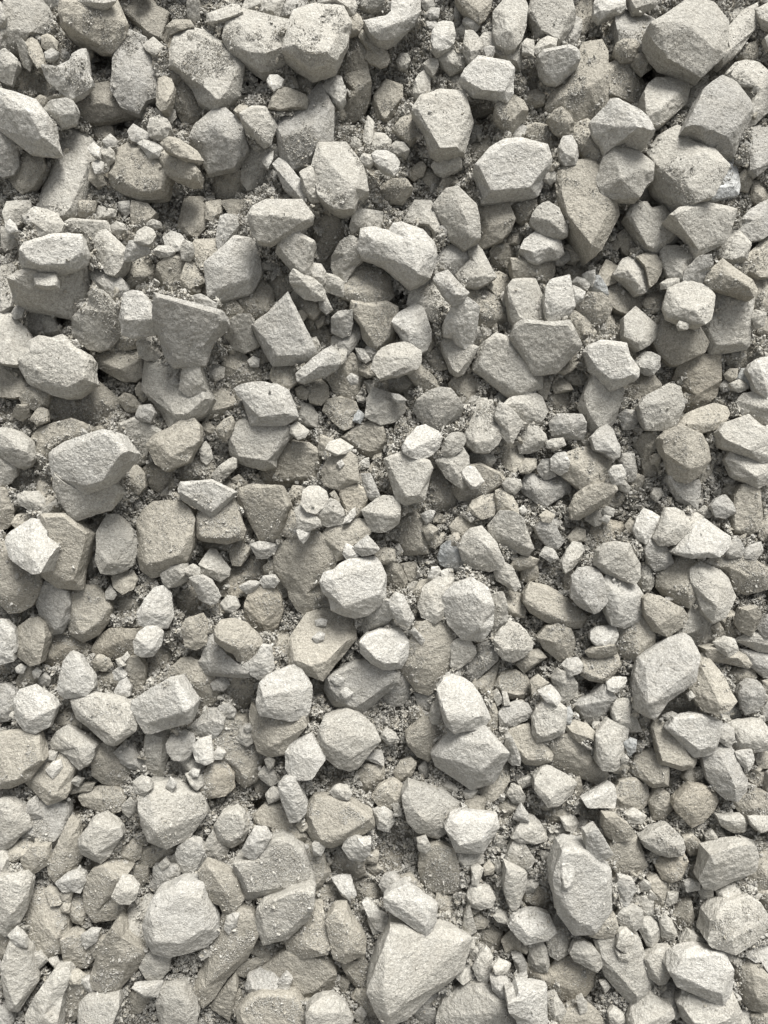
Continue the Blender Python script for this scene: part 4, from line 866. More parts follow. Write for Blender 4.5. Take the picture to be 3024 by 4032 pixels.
3.5 l|23,148 27,141 40,141 56,145 68,153 69,161 59,174 50,180 37,178 27,168|30,158,8 60,156,8 40,168,9 44,148,7|pale smooth broad stone tapering below, dust in its middle
4 l|131,134 136,126 140,124 150,128 158,132 163,136 158,146 150,153 142,156 136,150 131,142|140,132,8 148,142,9 158,138,8 142,150,8|pale pyramid-like stone with crisp facets
2.5 b|140,118 143,106 149,100 157,98 167,104 175,112 180,118 187,126 188,131 183,137 173,134 163,130 153,128 145,124|160,112,8 176,124,8|long beige boulder strewn with pale grit, slanting down right
2.5 b|71,160 74,150 80,147 88,150 88,158 80,164
2 b|98,156 104,150 112,152 116,158 106,164
3 l|107,146 111,139 117,141 121,148 119,154 112,152
3 l|116,136 124,132 130,130 130,136 118,141
3.5 g|112,166 118,154 123,162 124,168
3 l|53,137 58,135 67,141 66,144 56,142
2.5 b|15,128 20,120 28,117 32,121 28,130 18,136
3 l|71,144 76,140 82,143 78,148 73,149
2 g|35,124 40,119 44,126 42,133 37,131
3 l|95,64 99,61 103,70 99,73
3 l|103,62 106,63 109,73 105,73
3 l|15,8 20,4 27,5 27,10 22,14
3.5 w|28,13 31,11 39,20 37,23
2 b|133,162 140,156 152,154 158,160 156,168 140,170
2.5 b|90,76 96,72 99,84 98,96 94,100 88,92
2 g|33,82 38,78 44,82 44,86 38,86
3 b|-3,148 4,140 14,135 20,140 23,148 20,155 12,157 2,154|10,146,8
3 l|4,99 8,93 15,97 18,101 10,105
T 2224 2424
2 g|22,2 26,-4 38,-2 44,4 43,9 36,8
2.5 l|88,17 96,12 100,4 104,-6 118,-4 120,4 120,20 115,28 110,30 107,24 102,17|112,12,8|pale smooth stone just above a big grey bean-shaped boulder
3 b|140,6 146,-4 158,-6 160,0 156,10 152,16 144,12
2 b|120,-4 134,-6 140,0 140,17 132,16 126,6
3 g|158,10 166,0 172,2 172,14 164,17
3.5 w|22,14 26,10 34,9 41,9 43,16 40,22 34,26 26,24 22,19|28,14,8 38,18,8|small white barrel-shaped block
3 b|13,44 15,36 22,34 34,32 42,30 45,40 40,46 36,52 30,54 20,52 14,48|24,44,9 36,40,8|gritty beige stone with a pale plate lying on it, below a small white barrel-shaped block
3.5 b|18,30 24,27 41,25 42,31 28,34 20,33
2.5 b|42,20 44,8 52,2 62,2 68,10 72,16 72,22 66,30 61,38 54,36 46,32 42,28|56,16,8|brownish gritty boulder, upper left neighbour of a big grey bean-shaped one
4.5 g|59,46 62,36 68,30 76,24 86,20 98,17 103,20 106,27 108,33 108,44 105,52 98,57 90,62 82,69 76,76 73,83 66,80 60,76 58,70 58,58|66,42,8 86,34,9 100,25,9 68,74,9 100,47,8 80,60,8 64,62,7|big smooth grey bean-shaped boulder curving down to a point
3 b|101,58 105,52 108,44 109,34 113,32 120,42 128,50 133,58 136,66 139,70 134,76 124,79 114,76 108,70 104,64|112,46,8 120,62,8 126,72,8|rough beige triangular stone to the right of a grey bean-shaped one
2 b|76,78 84,68 94,60 102,60 106,70 106,82 96,84 80,84|94,72,8|brownish gritty stone half hidden beneath a grey bean-shaped boulder
3 g|7,74 14,70 24,68 30,62 34,59 40,64 42,68 36,76 30,84 24,90 16,86 10,80|30,70,9 20,78,8|smooth grey flint-like stone with an upturned right end
3.5 w|35,55 40,51 50,51 48,57 42,62 36,60
3 l|40,76 43,70 53,68 56,80 60,88 62,94 54,94 46,91 41,86|50,76,8 54,88,8
3.5 l|27,98 30,92 36,86 42,88 51,94 50,102 48,110 46,120 40,126 32,125 28,120 28,110|38,98,8 40,118,8|upright pale oblong stone with a ragged right side
3 b|0,88 8,86 18,90 26,98 25,102 18,100 12,103 4,96
3 b|72,92 74,86 82,84 86,92 92,100 98,108 104,114 107,118 104,123 96,125 84,123 78,120 75,110 73,100|82,108,8 94,114,9|beige stone lying under a flat white five-sided slab
4.5 w|85,92 90,85 104,83 112,82 118,86 127,88 126,98 124,108 116,113 106,114 100,108 94,100 87,96|92,92,8 118,92,8 114,108,8 104,102,8|flat white five-sided slab with clean edges
3.5 g|127,92 132,89 137,93 138,102 134,107 127,102
3.5 l|134,88 146,86 160,86 166,94 172,96 172,108 158,110 144,112 138,106 138,96|142,92,8 156,100,9 146,106,8|squarish pale stone at the right edge, above a white chip
3.5 g|114,116 118,109 126,106 134,107 138,112 141,120 144,128 148,134 147,144 142,151 132,149 124,142 118,134 115,124|126,114,8 134,128,9 140,142,8|smooth grey potato-shaped boulder
4 w|140,112 152,110 154,118 150,127 144,120|148,116,8
2 b|53,124 58,114 68,108 74,110 76,120 84,124 83,138 72,139 62,132 54,128|72,126,8|dark brownish slab sprinkled with crumbs, its lower edge square-cut
3.5 c|49,104 54,101 58,102 57,110 53,114
4 w|16,151 22,146 30,140 35,136 39,138 41,148 40,156 28,157 20,156|34,144,9|bright white fin-shaped stone with its hump at the right
2 b|40,146 46,136 58,134 66,140 69,150 62,158 50,158 42,154|56,146,8|round gritty brown stone, right of a bright white fin-shaped stone
2 b|70,152 76,142 84,146 88,156 80,166 72,166
3 b|90,156 96,148 104,140 114,140 122,144 124,152 120,160 112,168 104,172 96,166|110,150,8 106,162,8|tan blunt stone with a smooth broad face, lower left of a grey potato-shaped boulder
2 b|97,132 102,126 112,125 117,132 112,138 102,138
3.5 g|143,64 146,58 152,54 158,55 163,62 162,70 157,76 148,80 145,74|152,66,9
3 l|122,22 130,18 138,20 141,28 134,33 126,28
2.5 b|116,28 124,26 134,33 142,30 148,34 152,40 150,42 138,40 126,38 118,36
3 l|139,20 150,15 160,14 172,20 172,30 158,28 146,24
2.5 g|144,28 158,29 172,32 172,48 164,50 156,42 150,38
2 b|132,46 140,42 152,42 156,50 148,56 138,54
2.5 b|120,10 126,6 131,16 126,18
2.5 b|138,152 150,146 164,146 172,150 172,172 160,176 148,166|154,158,8|broad brownish gritty stone at the lower right edge
2 b|154,112 166,108 172,112 172,124 160,124
2.5 b|38,124 46,121 52,124 50,128 40,128
3.5 l|46,116 49,114 52,117 50,121 47,120
2.5 b|61,86 64,80 71,83 72,92 66,93 62,90
4 w|80,82 88,79 92,81 91,84 84,85
3.5 l|100,64 103,62 106,66 102,69
3 c|0,78 4,75 6,80 4,88 0,88
1.5 b|38,130 46,128 45,134 40,138
1.5 b|46,130 54,126 57,134 50,136
1 b|84,132 94,130 95,142 88,146 82,142
1.5 b|146,130 158,126 172,128 172,142 158,142
2 g|130,80 138,74 144,80 147,86 136,84
2 b|117,80 124,78 132,82 128,86 120,85
2.5 l|50,162 56,158 66,164 62,170 52,168
2.5 b|36,160 42,156 46,162 42,168
2.5 g|160,80 166,72 172,72 172,84 164,85
2 b|162,54 172,50 172,64 164,64
2.5 b|8,134 12,132 14,142 10,150
T 0 3232
1.5 g|16,15 20,-10 36,-18 54,-14 55,2 52,12 44,22 34,19 24,16|44,0,8 30,8,8|wide greyish slab littered with grit at the lower left
4 l|64,18 70,9 76,0 84,-3 92,1 97,6 98,12 92,20 88,28 82,33 74,30 68,26|68,20,8 78,4,8 90,8,8 78,28,8|smooth pale grey six-sided stone with a dark smudge near its right corner
2.5 b|40,36 44,24 52,12 56,0 62,2 63,18 66,28 60,40 52,48 46,50 41,44|57,16,9 50,34,8|beige stone with a sharp vertical edge between light and dull faces
2 b|4,28 12,18 20,16 27,19 22,26 14,32 6,33
2.5 b|18,32 26,22 38,22 40,34 32,40 23,45 20,38
3 l|-4,22 3,24 6,31 4,42 0,48 -4,48
4 l|-4,48 8,46 20,45 23,50 20,62 19,74 14,84 8,90 4,93 -4,88|16,52,8 8,78,9 18,66,8|tall pale stone at the lower left edge with a creased lower face
2 b|21,70 26,60 34,56 44,62 50,70 54,80 55,92 50,100 48,108 40,111 32,108 24,100 22,90|36,84,8 46,96,8|large egg-shaped brownish boulder sprinkled with pale crumbs
3.5 w|46,51 54,45 62,42 68,44 69,49 65,58 58,56 51,57|58,48,8
2.5 b|37,58 40,53 46,55 52,64 48,68 42,69
2.5 b|49,60 54,57 59,58 57,66 51,64
2.5 b|50,72 53,66 57,68 56,75 51,74
3 b|69,60 70,50 76,42 84,39 94,42 101,46 96,52 92,60 96,68 101,74 98,78 86,79 77,81 72,74|80,60,8 78,74,8 92,48,8|beige shell-shaped stone with a scooped right side
4 l|92,62 96,52 100,46 106,47 112,54 110,62 105,67 98,67|102,58,8
2 b|56,66 62,58 68,62 70,74 66,84 60,82 56,74
5 w|118,86 120,78 124,68 128,62 138,56 148,51 160,50 166,51 168,65 176,80 177,92 168,101 154,106 138,110 126,107 121,98|126,98,8 124,82,8 144,60,8 164,64,8 168,88,8 146,100,8|huge whitish rounded boulder, the brightest of the lower left
3 l|96,88 100,84 106,76 112,66 120,61 128,63 124,72 120,80 118,92 120,100 112,102 104,98 98,94|108,82,8 104,94,8|grey-beige stone tucked against the left of a huge whitish boulder
3.5 w|144,30 146,22 154,17 162,20 167,30 162,38 156,46 152,44 147,38|154,26,8|white stone shaped like a tooth, pointing down
3 g|122,54 126,48 126,39 136,38 144,39 146,49 138,56 130,60|140,44,8 128,52,8
2 b|114,30 118,22 128,20 140,18 144,24 136,30 126,36 118,38
2 b|95,24 102,20 110,15 115,18 114,30 108,33 100,30
2 b|104,45 110,38 120,38 120,48 114,55 108,50
4 w|7,94 13,88 20,96 21,103 13,101
3.5 l|2,118 5,108 9,99 18,103 24,106 26,118 30,130 26,138 20,148 14,155 8,154 6,144 3,132|3,118,8 12,122,9 14,140,8 20,108,8 22,130,8|long pale grey spindle-like stone with flat facets at the lower left
2.5 b|50,98 58,94 66,96 70,104 76,112 70,119 60,120 53,114 51,106|58,104,8|small gritty brownish stone with a ragged top, below a shell-shaped one
3.5 w|67,94 74,90 80,91 78,98 70,104 68,100
3.5 b|75,130 78,118 82,106 88,96 91,90 98,98 106,102 116,108 117,114 108,124 98,134 94,139 84,139 77,136|79,124,8 104,116,9 94,128,8 92,100,7|gritty triangular stone with a clean pale lower left side
3.5 l|115,120 120,110 124,106 134,110 139,108 138,120 132,128 128,133 120,128|124,116,8 128,124,8
2.5 b|74,104 80,98 87,96 82,106 77,112
3 l|22,160 30,144 38,132 46,122 54,121 56,126 52,134 49,144 49,158 48,176 24,178|44,136,8 34,160,8|tall pale fin-like stone reaching past the bottom edge
2 b|50,140 56,132 66,134 74,142 68,154 60,162 50,164 49,150|60,148,8|brownish stone with crumbs, right of a pale fin-like stone at the bottom
3.5 l|66,150 72,144 84,141 96,141 95,152 90,164 86,176 66,178|70,152,9 92,146,8 76,162,7|pale grey block with a crisp angled top edge at the bottom
3.5 l|129,150 131,137 138,136 148,139 155,150 160,158 156,176 134,178 130,162|134,150,8 148,148,8 152,162,8|smooth pale tombstone-like stone standing at the bottom edge
3.5 w|109,137 120,134 132,132 128,143 118,143
2 b|96,148 104,140 114,142 122,146 114,156 104,158
3 g|67,130 74,128 80,138 76,143 70,136
3 l|27,112 33,107 38,114 30,122 28,118
3 l|40,114 46,111 48,116 45,120
2 b|-4,92 4,93 8,97 5,106 0,114 -4,112
2 g|-4,150 4,154 11,160 8,174 -4,176
2 b|56,126 62,122 68,126 66,133 58,133
3 l|130,36 135,31 137,36 132,40
3 g|138,33 142,28 147,34 146,38
1.5 b|142,114 152,110 160,112 162,120 150,124
1.5 b|70,38 78,32 84,34 78,42 70,45
1 b|94,36 102,31 108,36 104,42 96,41
T 741 3232
4 w|45,24 49,16 54,8 62,9 66,15 60,24 54,31 47,28|50,20,8 58,16,8|small oblong white stone with squared ends, lying slantwise
3 l|12,24 16,15 20,9 24,19 33,21 30,30 28,37 20,36 15,32|20,24,8
3.5 l|38,36 48,33 58,31 60,24 68,18 76,15 84,17 92,24 97,34 101,44 103,53 96,58 84,60 70,63 56,64 46,63 42,52 39,46|84,28,9 90,32,9 82,54,8 48,56,8 44,40,7 62,30,7|big pale slab with gritty patch and a rounded right shoulder
2.5 b|92,26 100,14 106,20 110,28 112,38 115,42 108,52 103,56 102,46 98,34|108,40,8|gritty stone leaning on the right end of a big pale slab
3.5 w|102,20 107,18 111,22 108,28 103,27
3.5 w|127,22 130,15 136,14 142,19 148,20 147,27 141,32 132,30|134,22,8
2 b|114,36 120,26 130,28 142,34 144,44 136,48 122,45||brownish gritty stone, left below a small pale rounded one
4 w|118,47 126,45 132,46 134,56 136,61 132,64 126,60
2 b|100,58 108,54 118,48 126,60 130,64 118,68 106,64
3.5 b|9,42 14,35 22,40 32,43 38,50 40,58 44,64 41,70 36,74 29,73 27,68 18,64 14,52|26,50,8 32,60,9|beige angular stone with a dent at its lower side, beside a huge whitish boulder
3 b|4,140 8,128 14,112 20,98 26,90 28,78 30,74 40,70 50,75 55,82 57,92 52,104 48,110 40,118 32,126 26,134 20,144 12,152 8,148|40,82,8 42,100,8 28,112,8 14,136,8|long curved gritty boulder like a tusk, narrow at its lower end
4 l|57,84 58,74 62,68 72,65 84,60 96,58 101,60 100,72 96,80 90,86 83,90 80,95 70,98 62,100 60,92|62,80,9 66,72,8 88,70,8 66,92,8|pale angular stone with a bright left corner, below a big gritty slab
3 b|80,96 84,90 92,84 98,76 102,68 108,68 109,80 112,92 114,100 113,108 104,111 94,111 88,106 82,104|104,86,8 100,104,8|beige fan-shaped stone widening downwards
3 b|114,82 120,74 128,72 132,84 140,92 144,98 143,108 138,112 128,115 120,112 117,100|126,84,9 134,104,8 128,108,8|beige oblong stone with a ridge along its length
4 w|143,67 146,64 150,68 158,76 166,83 159,90 154,88 148,78|156,80,9|small white horn-shaped stone
2 b|140,86 148,80 156,90 162,88 160,92 148,96
4 w|30,88 32,79 36,77 41,77 38,86 33,92
2 b|58,122 66,116 80,108 96,110 108,112 116,118 119,126 116,136 108,144 94,146 84,140 74,128|96,126,8 108,132,8|broad brownish dusty boulder with a small white chip at its left
2 g|48,138 50,126 58,122 68,126 74,132 75,142 60,144|52,137,8|dark grey block with a light lower rim, left of a broad brownish boulder
1.5 b|38,124 46,116 58,110 70,104 80,104 82,108 70,114 58,120 46,127
2 b|18,152 26,140 34,130 38,126 39,136 36,148 33,162 26,158
1.5 b|34,148 42,138 45,146 40,156 34,158
2.5 b|41,158 50,148 60,144 74,146 86,144 92,150 96,158 94,174 44,176|70,156,8 88,158,8|wide dusty stone cut by the bottom edge, crumbs across its top
3.5 l|97,160 102,152 110,146 120,144 128,152 133,162 128,176 100,174|104,158,9 124,156,9|pale stone with a bright facet, cut by the bottom edge
2 b|124,114 134,116 144,112 152,122 150,138 142,140 132,128|142,126,8|dusty brown rock wedged beside the longest boulder's lower left side
2.5 b|134,144 138,138 146,140 150,150 156,160 148,162 140,152
3.5 w|137,156 141,153 145,158 142,165 138,163
3.5 w|74,132 80,126 84,130 80,140 76,138
2.5 b|51,108 56,98 64,100 65,106 60,111
2 g|17,72 22,68 27,74 25,81 19,78
1 b|134,50 146,46 156,50 160,64 150,70 138,62
2 b|145,38 152,35 158,40 152,45
2.5 b|143,28 150,23 155,26 154,34 145,34
2 b|120,134 126,127 132,130 128,140
T 1482 3232
4 w|58,6 62,-3 70,-6 86,-6 97,-4 99,4 94,14 89,20 86,25 76,26 66,24 61,16|64,2,8 68,20,8 94,2,8 86,16,9|white chunky block with a grey left face
3 l|66,26 76,26 86,26 87,34 80,36 75,40 68,34
3.5 l|111,14 116,6 122,-4 128,-3 133,2 138,10 139,15 130,18 118,17|126,8,8|pale triangular stone with rounded corners
3 l|106,32 109,24 112,18 120,19 124,26 128,32 125,40 114,41 107,37|114,26,8 118,34,7|pale stone with grit on its right half, above a tooth-shaped upright chip
4 l|106,58 106,48 107,40 114,42 122,44 121,54 118,64 115,72 111,72 108,66|110,46,8 113,66,8|upright pale chip shaped like a long tooth
3.5 l|75,62 78,53 86,54 92,56 96,63 93,70 86,72 77,69|84,60,8 88,66,8
2 b|36,38 38,26 50,22 62,24 64,36 68,44 68,56 58,58 44,56 38,50|54,36,8|dark brownish stone with grit on its lower half
4.5 w|8,64 13,59 24,54 32,58 40,66 48,70 47,82 42,90 40,94 34,90 24,82 16,76 9,71|14,66,8 38,72,8 40,86,8 28,64,8|white angular stone resting on the upper end of the longest boulder
3.5 g|3,52 7,45 14,44 19,50 17,58 9,61
3.5 w|-6,80 0,72 6,76 12,82 5,90 -2,92
2.5 b|20,46 28,43 35,50 34,55 26,54
3.5 l|78,38 82,36 87,39 85,46 82,53 79,52
3 b|88,38 92,34 96,38 95,43 89,44
3 l|97,38 100,33 104,42 99,43
4 w|109,86 114,79 122,75 132,75 140,78 144,84 146,91 140,96 130,98 122,100 115,94 111,90|116,84,8 138,88,8 124,94,8|pale turtle-shaped stone with grit on its left side
2.5 b|103,98 110,91 118,98 125,100 122,108 112,104 106,107
3 l|96,78 100,73 106,75 110,81 108,84 100,82
3 l|71,88 73,78 76,70 79,80 81,90 76,93
2.5 b|80,80 84,75 92,82 88,87 82,88
3 l|125,112 128,102 134,98 139,106 140,118 139,123 130,122 126,118
3 l|139,96 142,86 148,76 154,82 160,90 161,98 156,108 148,113 143,110|150,94,8|pale rounded stone with grit, right below a turtle-shaped pale stone
3.5 l|80,120 85,110 90,104 94,112 94,122 90,131 84,130|90,114,8
3 l|64,126 68,119 74,116 79,122 78,128 71,133
3 g|94,128 100,125 106,130 111,138 111,146 102,144 96,138
3 l|96,120 101,114 109,117 106,124 98,125
2.5 g|112,112 118,110 122,118 122,126 117,128 114,120
3 g|112,140 116,130 123,127 122,136 115,147
4.5 w|109,150 116,146 118,142 128,138 138,137 139,148 139,176 120,176 116,162 110,156|120,146,8 136,142,8 126,164,8|bright white block at the bottom edge with a jagged left side
2.5 l|139,142 146,142 150,150 154,156 150,163 140,162
3 l|51,162 56,150 66,140 76,132 84,130 90,134 96,140 104,146 110,156 116,166 116,178 52,180|86,138,8 88,148,8 104,156,8 66,160,8|large pale humped boulder cut by the bottom edge, gritty in its middle
4 l|-5,140 -3,126 2,112 8,98 14,90 24,86 36,92 44,90 52,86 62,88 70,91 76,96 75,110 68,120 60,128 50,136 40,144 32,152 26,158 16,163 8,166 2,160 -2,150|8,150,8 28,134,9 48,120,9 72,100,8 18,98,8 10,112,8 35,98,8 50,95,8 62,94,8|longest boulder near the bottom: broad dusty top above a thick shaded side
1.5 b|122,116 130,122 139,124 148,114 158,112 168,116 178,122 176,134 170,142 160,148 150,146 138,138 128,130|138,130,8 158,138,8 160,122,8|big tan boulder with coarse grit above a clean smooth lower side
1.5 g|38,146 46,140 56,140 58,150 50,156 40,152
2 g|30,156 38,152 48,156 50,164 36,164
1 b|50,60 66,60 70,72 66,84 54,84 48,72||hollow patch of dark gritty rock beneath a brownish stone with grit
1.5 b|120,56 130,48 144,50 143,64 138,74 128,72 120,66||tan gritty block behind an upright tooth-like pale chip
2.5 l|120,52 126,47 132,52 128,58 121,58
3.5 w|143,56 147,49 153,54 152,60 145,60
3 l|134,24 140,26 150,25 148,32 136,32
2.5 g|145,10 152,5 159,12 154,17 147,15
3 l|139,8 142,7 146,14 142,16
2.5 l|75,106 82,104 84,110 78,114
2.5 l|76,98 79,95 80,104 77,106
2.5 l|98,16 104,13 105,20 100,22
1 b|82,92 94,86 102,92 100,104 90,106
2 l|34,16 40,14 44,22 40,26 35,24
3 w|-2,-8 6,-11 13,-6 14,0 9,8 2,6
T 2224 3232 4.2017
4 w|-7,52 -5,40 0,30 5,28 19,28 26,34 33,41 41,47 44,60 44,70 41,84 34,93 28,104 21,104 9,104 2,98 -4,86 -8,71|2,40,8 30,46,8 38,66,8 28,90,8 6,88,8|huge flat whitish slab with a narrow chip lying on its left side
5 w|-3,41 3,40 8,43 8,58 3,65 -1,63|3,46,8 4,58,8|narrow white chip lying on a huge flat whitish slab
4 w|21,13 31,10 38,20 44,31 38,35 30,37 22,32 21,22|30,16,8 36,30,8
3 b|37,6 39,-2 50,-1 60,6 65,12 60,18 48,18 40,14|52,8,8
2.5 b|42,27 46,20 56,18 67,17 71,28 76,42 70,47 56,50 45,53 42,46 34,42 36,36|46,26,8 66,24,8 70,42,8 48,46,8|square brownish slab evenly covered with grit
3.5 l|73,18 78,14 86,8 97,5 104,12 110,18 112,26 110,32 98,33 86,30 76,24|88,14,8 104,24,8|pale rounded half-moon stone with grit at its upper left, above a tan round one
2.5 b|86,42 88,34 100,32 112,31 115,38 112,46 108,54 100,57 92,54|100,40,9|round tan stone beneath a pale half-moon one
4 l|128,55 132,44 138,34 146,30 158,26 170,24 178,26 180,34 178,47 170,50 160,54 150,58 140,63 132,62|142,58,8 156,46,9 174,32,9 140,40,8|long pale block with a bright diagonal ridge at the lower right
3 l|164,22 166,17 176,19 178,26 170,24
3 l|143,66 150,60 160,57 166,70 158,76 149,79
2 b|172,52 178,48 180,34 190,30 198,40 198,66 190,68 180,62|188,48,8
4 l|135,112 138,94 144,84 152,78 164,73 172,72 182,78 188,88 190,96 184,106 176,114 168,120 160,124 150,120 140,118|142,92,8 170,80,8 176,100,8 156,112,8|large pale rounded boulder at the lower right edge, a gritty dip in its face
3.5 w|50,60 52,54 64,58 66,64 62,72 58,81 53,76|58,62,8
2.5 l|62,78 66,72 78,72 82,76 82,88 74,90 68,84
3.5 l|49,92 54,84 66,82 72,86 72,97 66,102 56,100|60,88,8
3 l|43,78 46,73 54,78 55,83 51,91 45,86
3 l|72,92 80,90 88,98 91,104 87,112 82,120 78,116 71,102
3.5 l|90,94 94,88 100,96 104,106 102,111 92,108
3 b|24,108 32,100 40,92 46,88 49,100 45,108 36,110
3 l|30,112 38,104 50,100 62,106 68,112 72,124 78,136 82,150 80,162 74,170 66,174 58,166 48,156 40,144 34,128|40,124,8 54,150,9 66,140,8 58,112,7|long tall pale slab at the lower right, a small stone lying near its top
4 l|50,118 52,106 58,102 64,108 64,116 58,124
3.5 l|47,120 52,126 60,126 60,131 52,131
3.5 l|6,124 10,116 18,115 26,120 33,128 34,136 30,141 20,136 10,130|18,124,8
3.5 l|76,130 82,124 88,120 98,119 100,130 100,142 94,152 88,153 80,146|90,134,8 92,124,8|pale rounded drop-shaped stone, left of a large flat whitish slab
4.5 w|101,142 104,132 114,126 124,123 136,123 148,126 154,134 156,140 154,152 154,160 148,172 138,168 128,164 118,160 108,154|112,134,8 110,148,8 142,132,8 146,158,8|large flat whitish slab lying on another near the lower right corner
4 l|107,170 112,160 124,164 140,168 152,168 156,160 162,172 164,180 160,190 140,196 120,192 110,182|124,178,8 152,178,8|flat pale slab pinned under a large whitish one near the lower right corner
3.5 l|61,186 64,176 72,168 80,162 90,168 100,178 101,184 92,192 80,200 64,200|78,172,8 88,184,8|pale stone with a peaked top, cut by the bottom edge
2.5 g|90,160 98,152 108,154 110,160 107,170 108,182 104,186 96,174
3.5 l|110,116 118,107 126,110 136,114 140,122 130,122 118,126 111,122|122,114,8
3 b|157,134 164,126 172,122 178,130 186,142 194,152 194,168 188,178 176,176 166,166 162,150|176,144,9 180,166,8|long tan-grey stone slanting down to the lower right corner
3.5 g|179,122 184,117 196,120 198,148 190,142 184,132
3 l|162,186 168,178 174,180 174,192 162,198
2.5 b|176,184 190,178 200,186 196,200 178,198
2.5 b|-6,186 6,178 18,174 26,178 34,186 38,198 -6,200|16,184,8
3 l|42,180 46,176 54,182 58,190 52,200 44,190
2 b|103,86 108,78 118,76 120,90 119,100 108,98
2 b|78,54 86,52 96,58 97,68 92,80 84,78 80,64
2 b|112,16 120,14 126,20 128,30 118,32 112,24
2.5 l|132,14 138,9 143,16 141,22 134,22
3 l|144,-4 166,-4 170,2 168,10 158,10 148,4
2.5 l|172,-4 190,-4 190,8 184,10 176,4
3 w|113,58 120,56 126,58 126,64 115,66
2.5 l|126,66 130,60 138,64 138,74 130,74
3 l|70,60 74,57 80,60 80,65 71,66
2.5 l|95,78 98,68 106,68 104,76 97,80
2.5 w|76,6 82,5 86,8 84,13 76,11
3 w|129,95 134,90 138,94 134,101
1 b|114,40 122,36 130,38 130,48 124,54 116,50
3 l|12,168 16,165 20,172 20,178 15,181
3 l|34,152 38,150 42,156 38,161
3 l|-3,-2 8,-6 12,2 9,9 2,9
2.5 g|11,6 14,-2 20,0 21,8 14,13 8,13
3 l|148,124 152,121 160,128 166,132 162,136 152,130
2 b|182,68 190,66 198,78 188,82
"""
# open hollows between stones: photo position and radius (on a 1659-wide print), depth in metres
HOLLOWS = [(215,130,25,.03),(395,250,15,.03),(180,230,20,.02),(265,270,22,.03),(540,100,12,.03),(700,150,16,.03),(565,165,14,.03),(735,390,10,.02),
 (810,360,16,.03),(1040,245,22,.04),(1400,150,30,.04),(1260,250,10,.02),(1340,215,16,.03),(1250,475,12,.03),(210,800,22,.04),(130,690,20,.03),
 (340,600,10,.03),(440,520,8,.02),(1600,700,14,.03),(1590,540,10,.03),(500,1020,10,.02),(300,1010,18,.025),(290,1190,10,.03),(20,1130,22,.04),
 (640,1060,12,.03),(740,1050,14,.03),(700,1590,12,.02),(420,920,10,.02),(1650,1130,8,.03),(1270,1480,14,.03),(1330,1180,8,.02),(170,1740,18,.03),
 (20,1760,22,.03),(560,1740,18,.03),(530,1830,14,.02),(240,1800,10,.02),(280,1540,10,.02),(10,1560,12,.03),(730,1640,14,.02),(1040,1640,10,.02),
 (390,2010,12,.03),(110,2080,12,.03),(760,2080,14,.03),(60,1960,10,.03),(1230,1640,10,.02),(1150,2080,12,.02),(1470,2080,12,.03),(610,2100,10,.02),
 (940,1450,10,.02),(1190,600,10,.02),(870,640,12,.03),(650,560,12,.03),(1430,440,10,.03),(860,1260,8,.02),(760,470,10,.02)]
# ------------------------------------------------------------------ read the survey of the stones
STONES = []
ox = oy = 0; sc = 4.822
for line in DATA.strip().split('\n'):
    if line[0] == 'T':
        t = line.split(); ox, oy = float(t[1]), float(t[2]); sc = float(t[3]) if len(t) > 3 else 4.822
        continue
    p = (line.split('|') + ['', '', ''])[:4]
    lv, tone = p[0].split()
    P = np.array([[float(c) for c in q.split(',')] for q in p[1].split()])
    P = np.stack([ox + P[:, 0]*sc, oy + P[:, 1]*sc], -1)
    Q = np.array([[float(c) for c in q.split(',')] for q in p[2].split()]).reshape(-1, 3)
    if len(Q): Q = np.stack([ox + Q[:, 0]*sc, oy + Q[:, 1]*sc, Q[:, 2]], -1)
    a2 = np.sum(np.roll(P[:, 0], 1)*P[:, 1] - P[:, 0]*np.roll(P[:, 1], 1))
    if a2 < 0: P = P[::-1]
    lo, hi = P.min(0), P.max(0)
    c0, c1 = np.clip(lo, 0, [3024, 4032]), np.clip(hi, 0, [3024, 4032])
    STONES.append(dict(lv=float(lv), tone=tone, P=P, Q=Q, area=abs(a2)/2, look=p[3],
                       vis=abs(a2)/2*np.prod((c1-c0)/(hi-lo))))
# stones just past the frame, so that the pile goes on there (part of the loose mass)
prot = [s for s in STONES if 2500 < s['area'] < 45000 and s['P'].min() > 0]
extra = []
for _ in range(2600):
    X, Y = rng.uniform(-900, 3924), rng.uniform(-900, 4932)
    s = prot[rng.integers(len(prot))]
    r = math.sqrt(s['area']/math.pi)
    if -r*1.1 < X < 3024 + r*1.1 and -r*1.1 < Y < 4032 + r*1.1: continue
    lv = rng.choice([1, 2, 2.5, 3, 3.5])
    if any((e['c'][0]-X)**2 + (e['c'][1]-Y)**2 < (0.68*(e['r']+r))**2 and abs(e['lv']-lv) < 1.2 for e in extra): continue
    a = rng.uniform(0, 6.28); M = np.array([[math.cos(a), -math.sin(a)], [math.sin(a), math.cos(a)]])
    c = s['P'].mean(0)
    Q = s['Q'].copy()
    if len(Q): Q[:, :2] = (Q[:, :2]-c) @ M.T + [X, Y]
    extra.append(dict(lv=lv, tone=s['tone'], P=(s['P']-c) @ M.T + [X, Y], Q=Q, area=s['area'], look='', vis=-1, c=(X, Y), r=r))
STONES += extra
order_vis = sorted(range(len(STONES)), key=lambda i: -STONES[i]['vis'])
SINGLE = set([i for i in order_vis if STONES[i]['look']][:300])

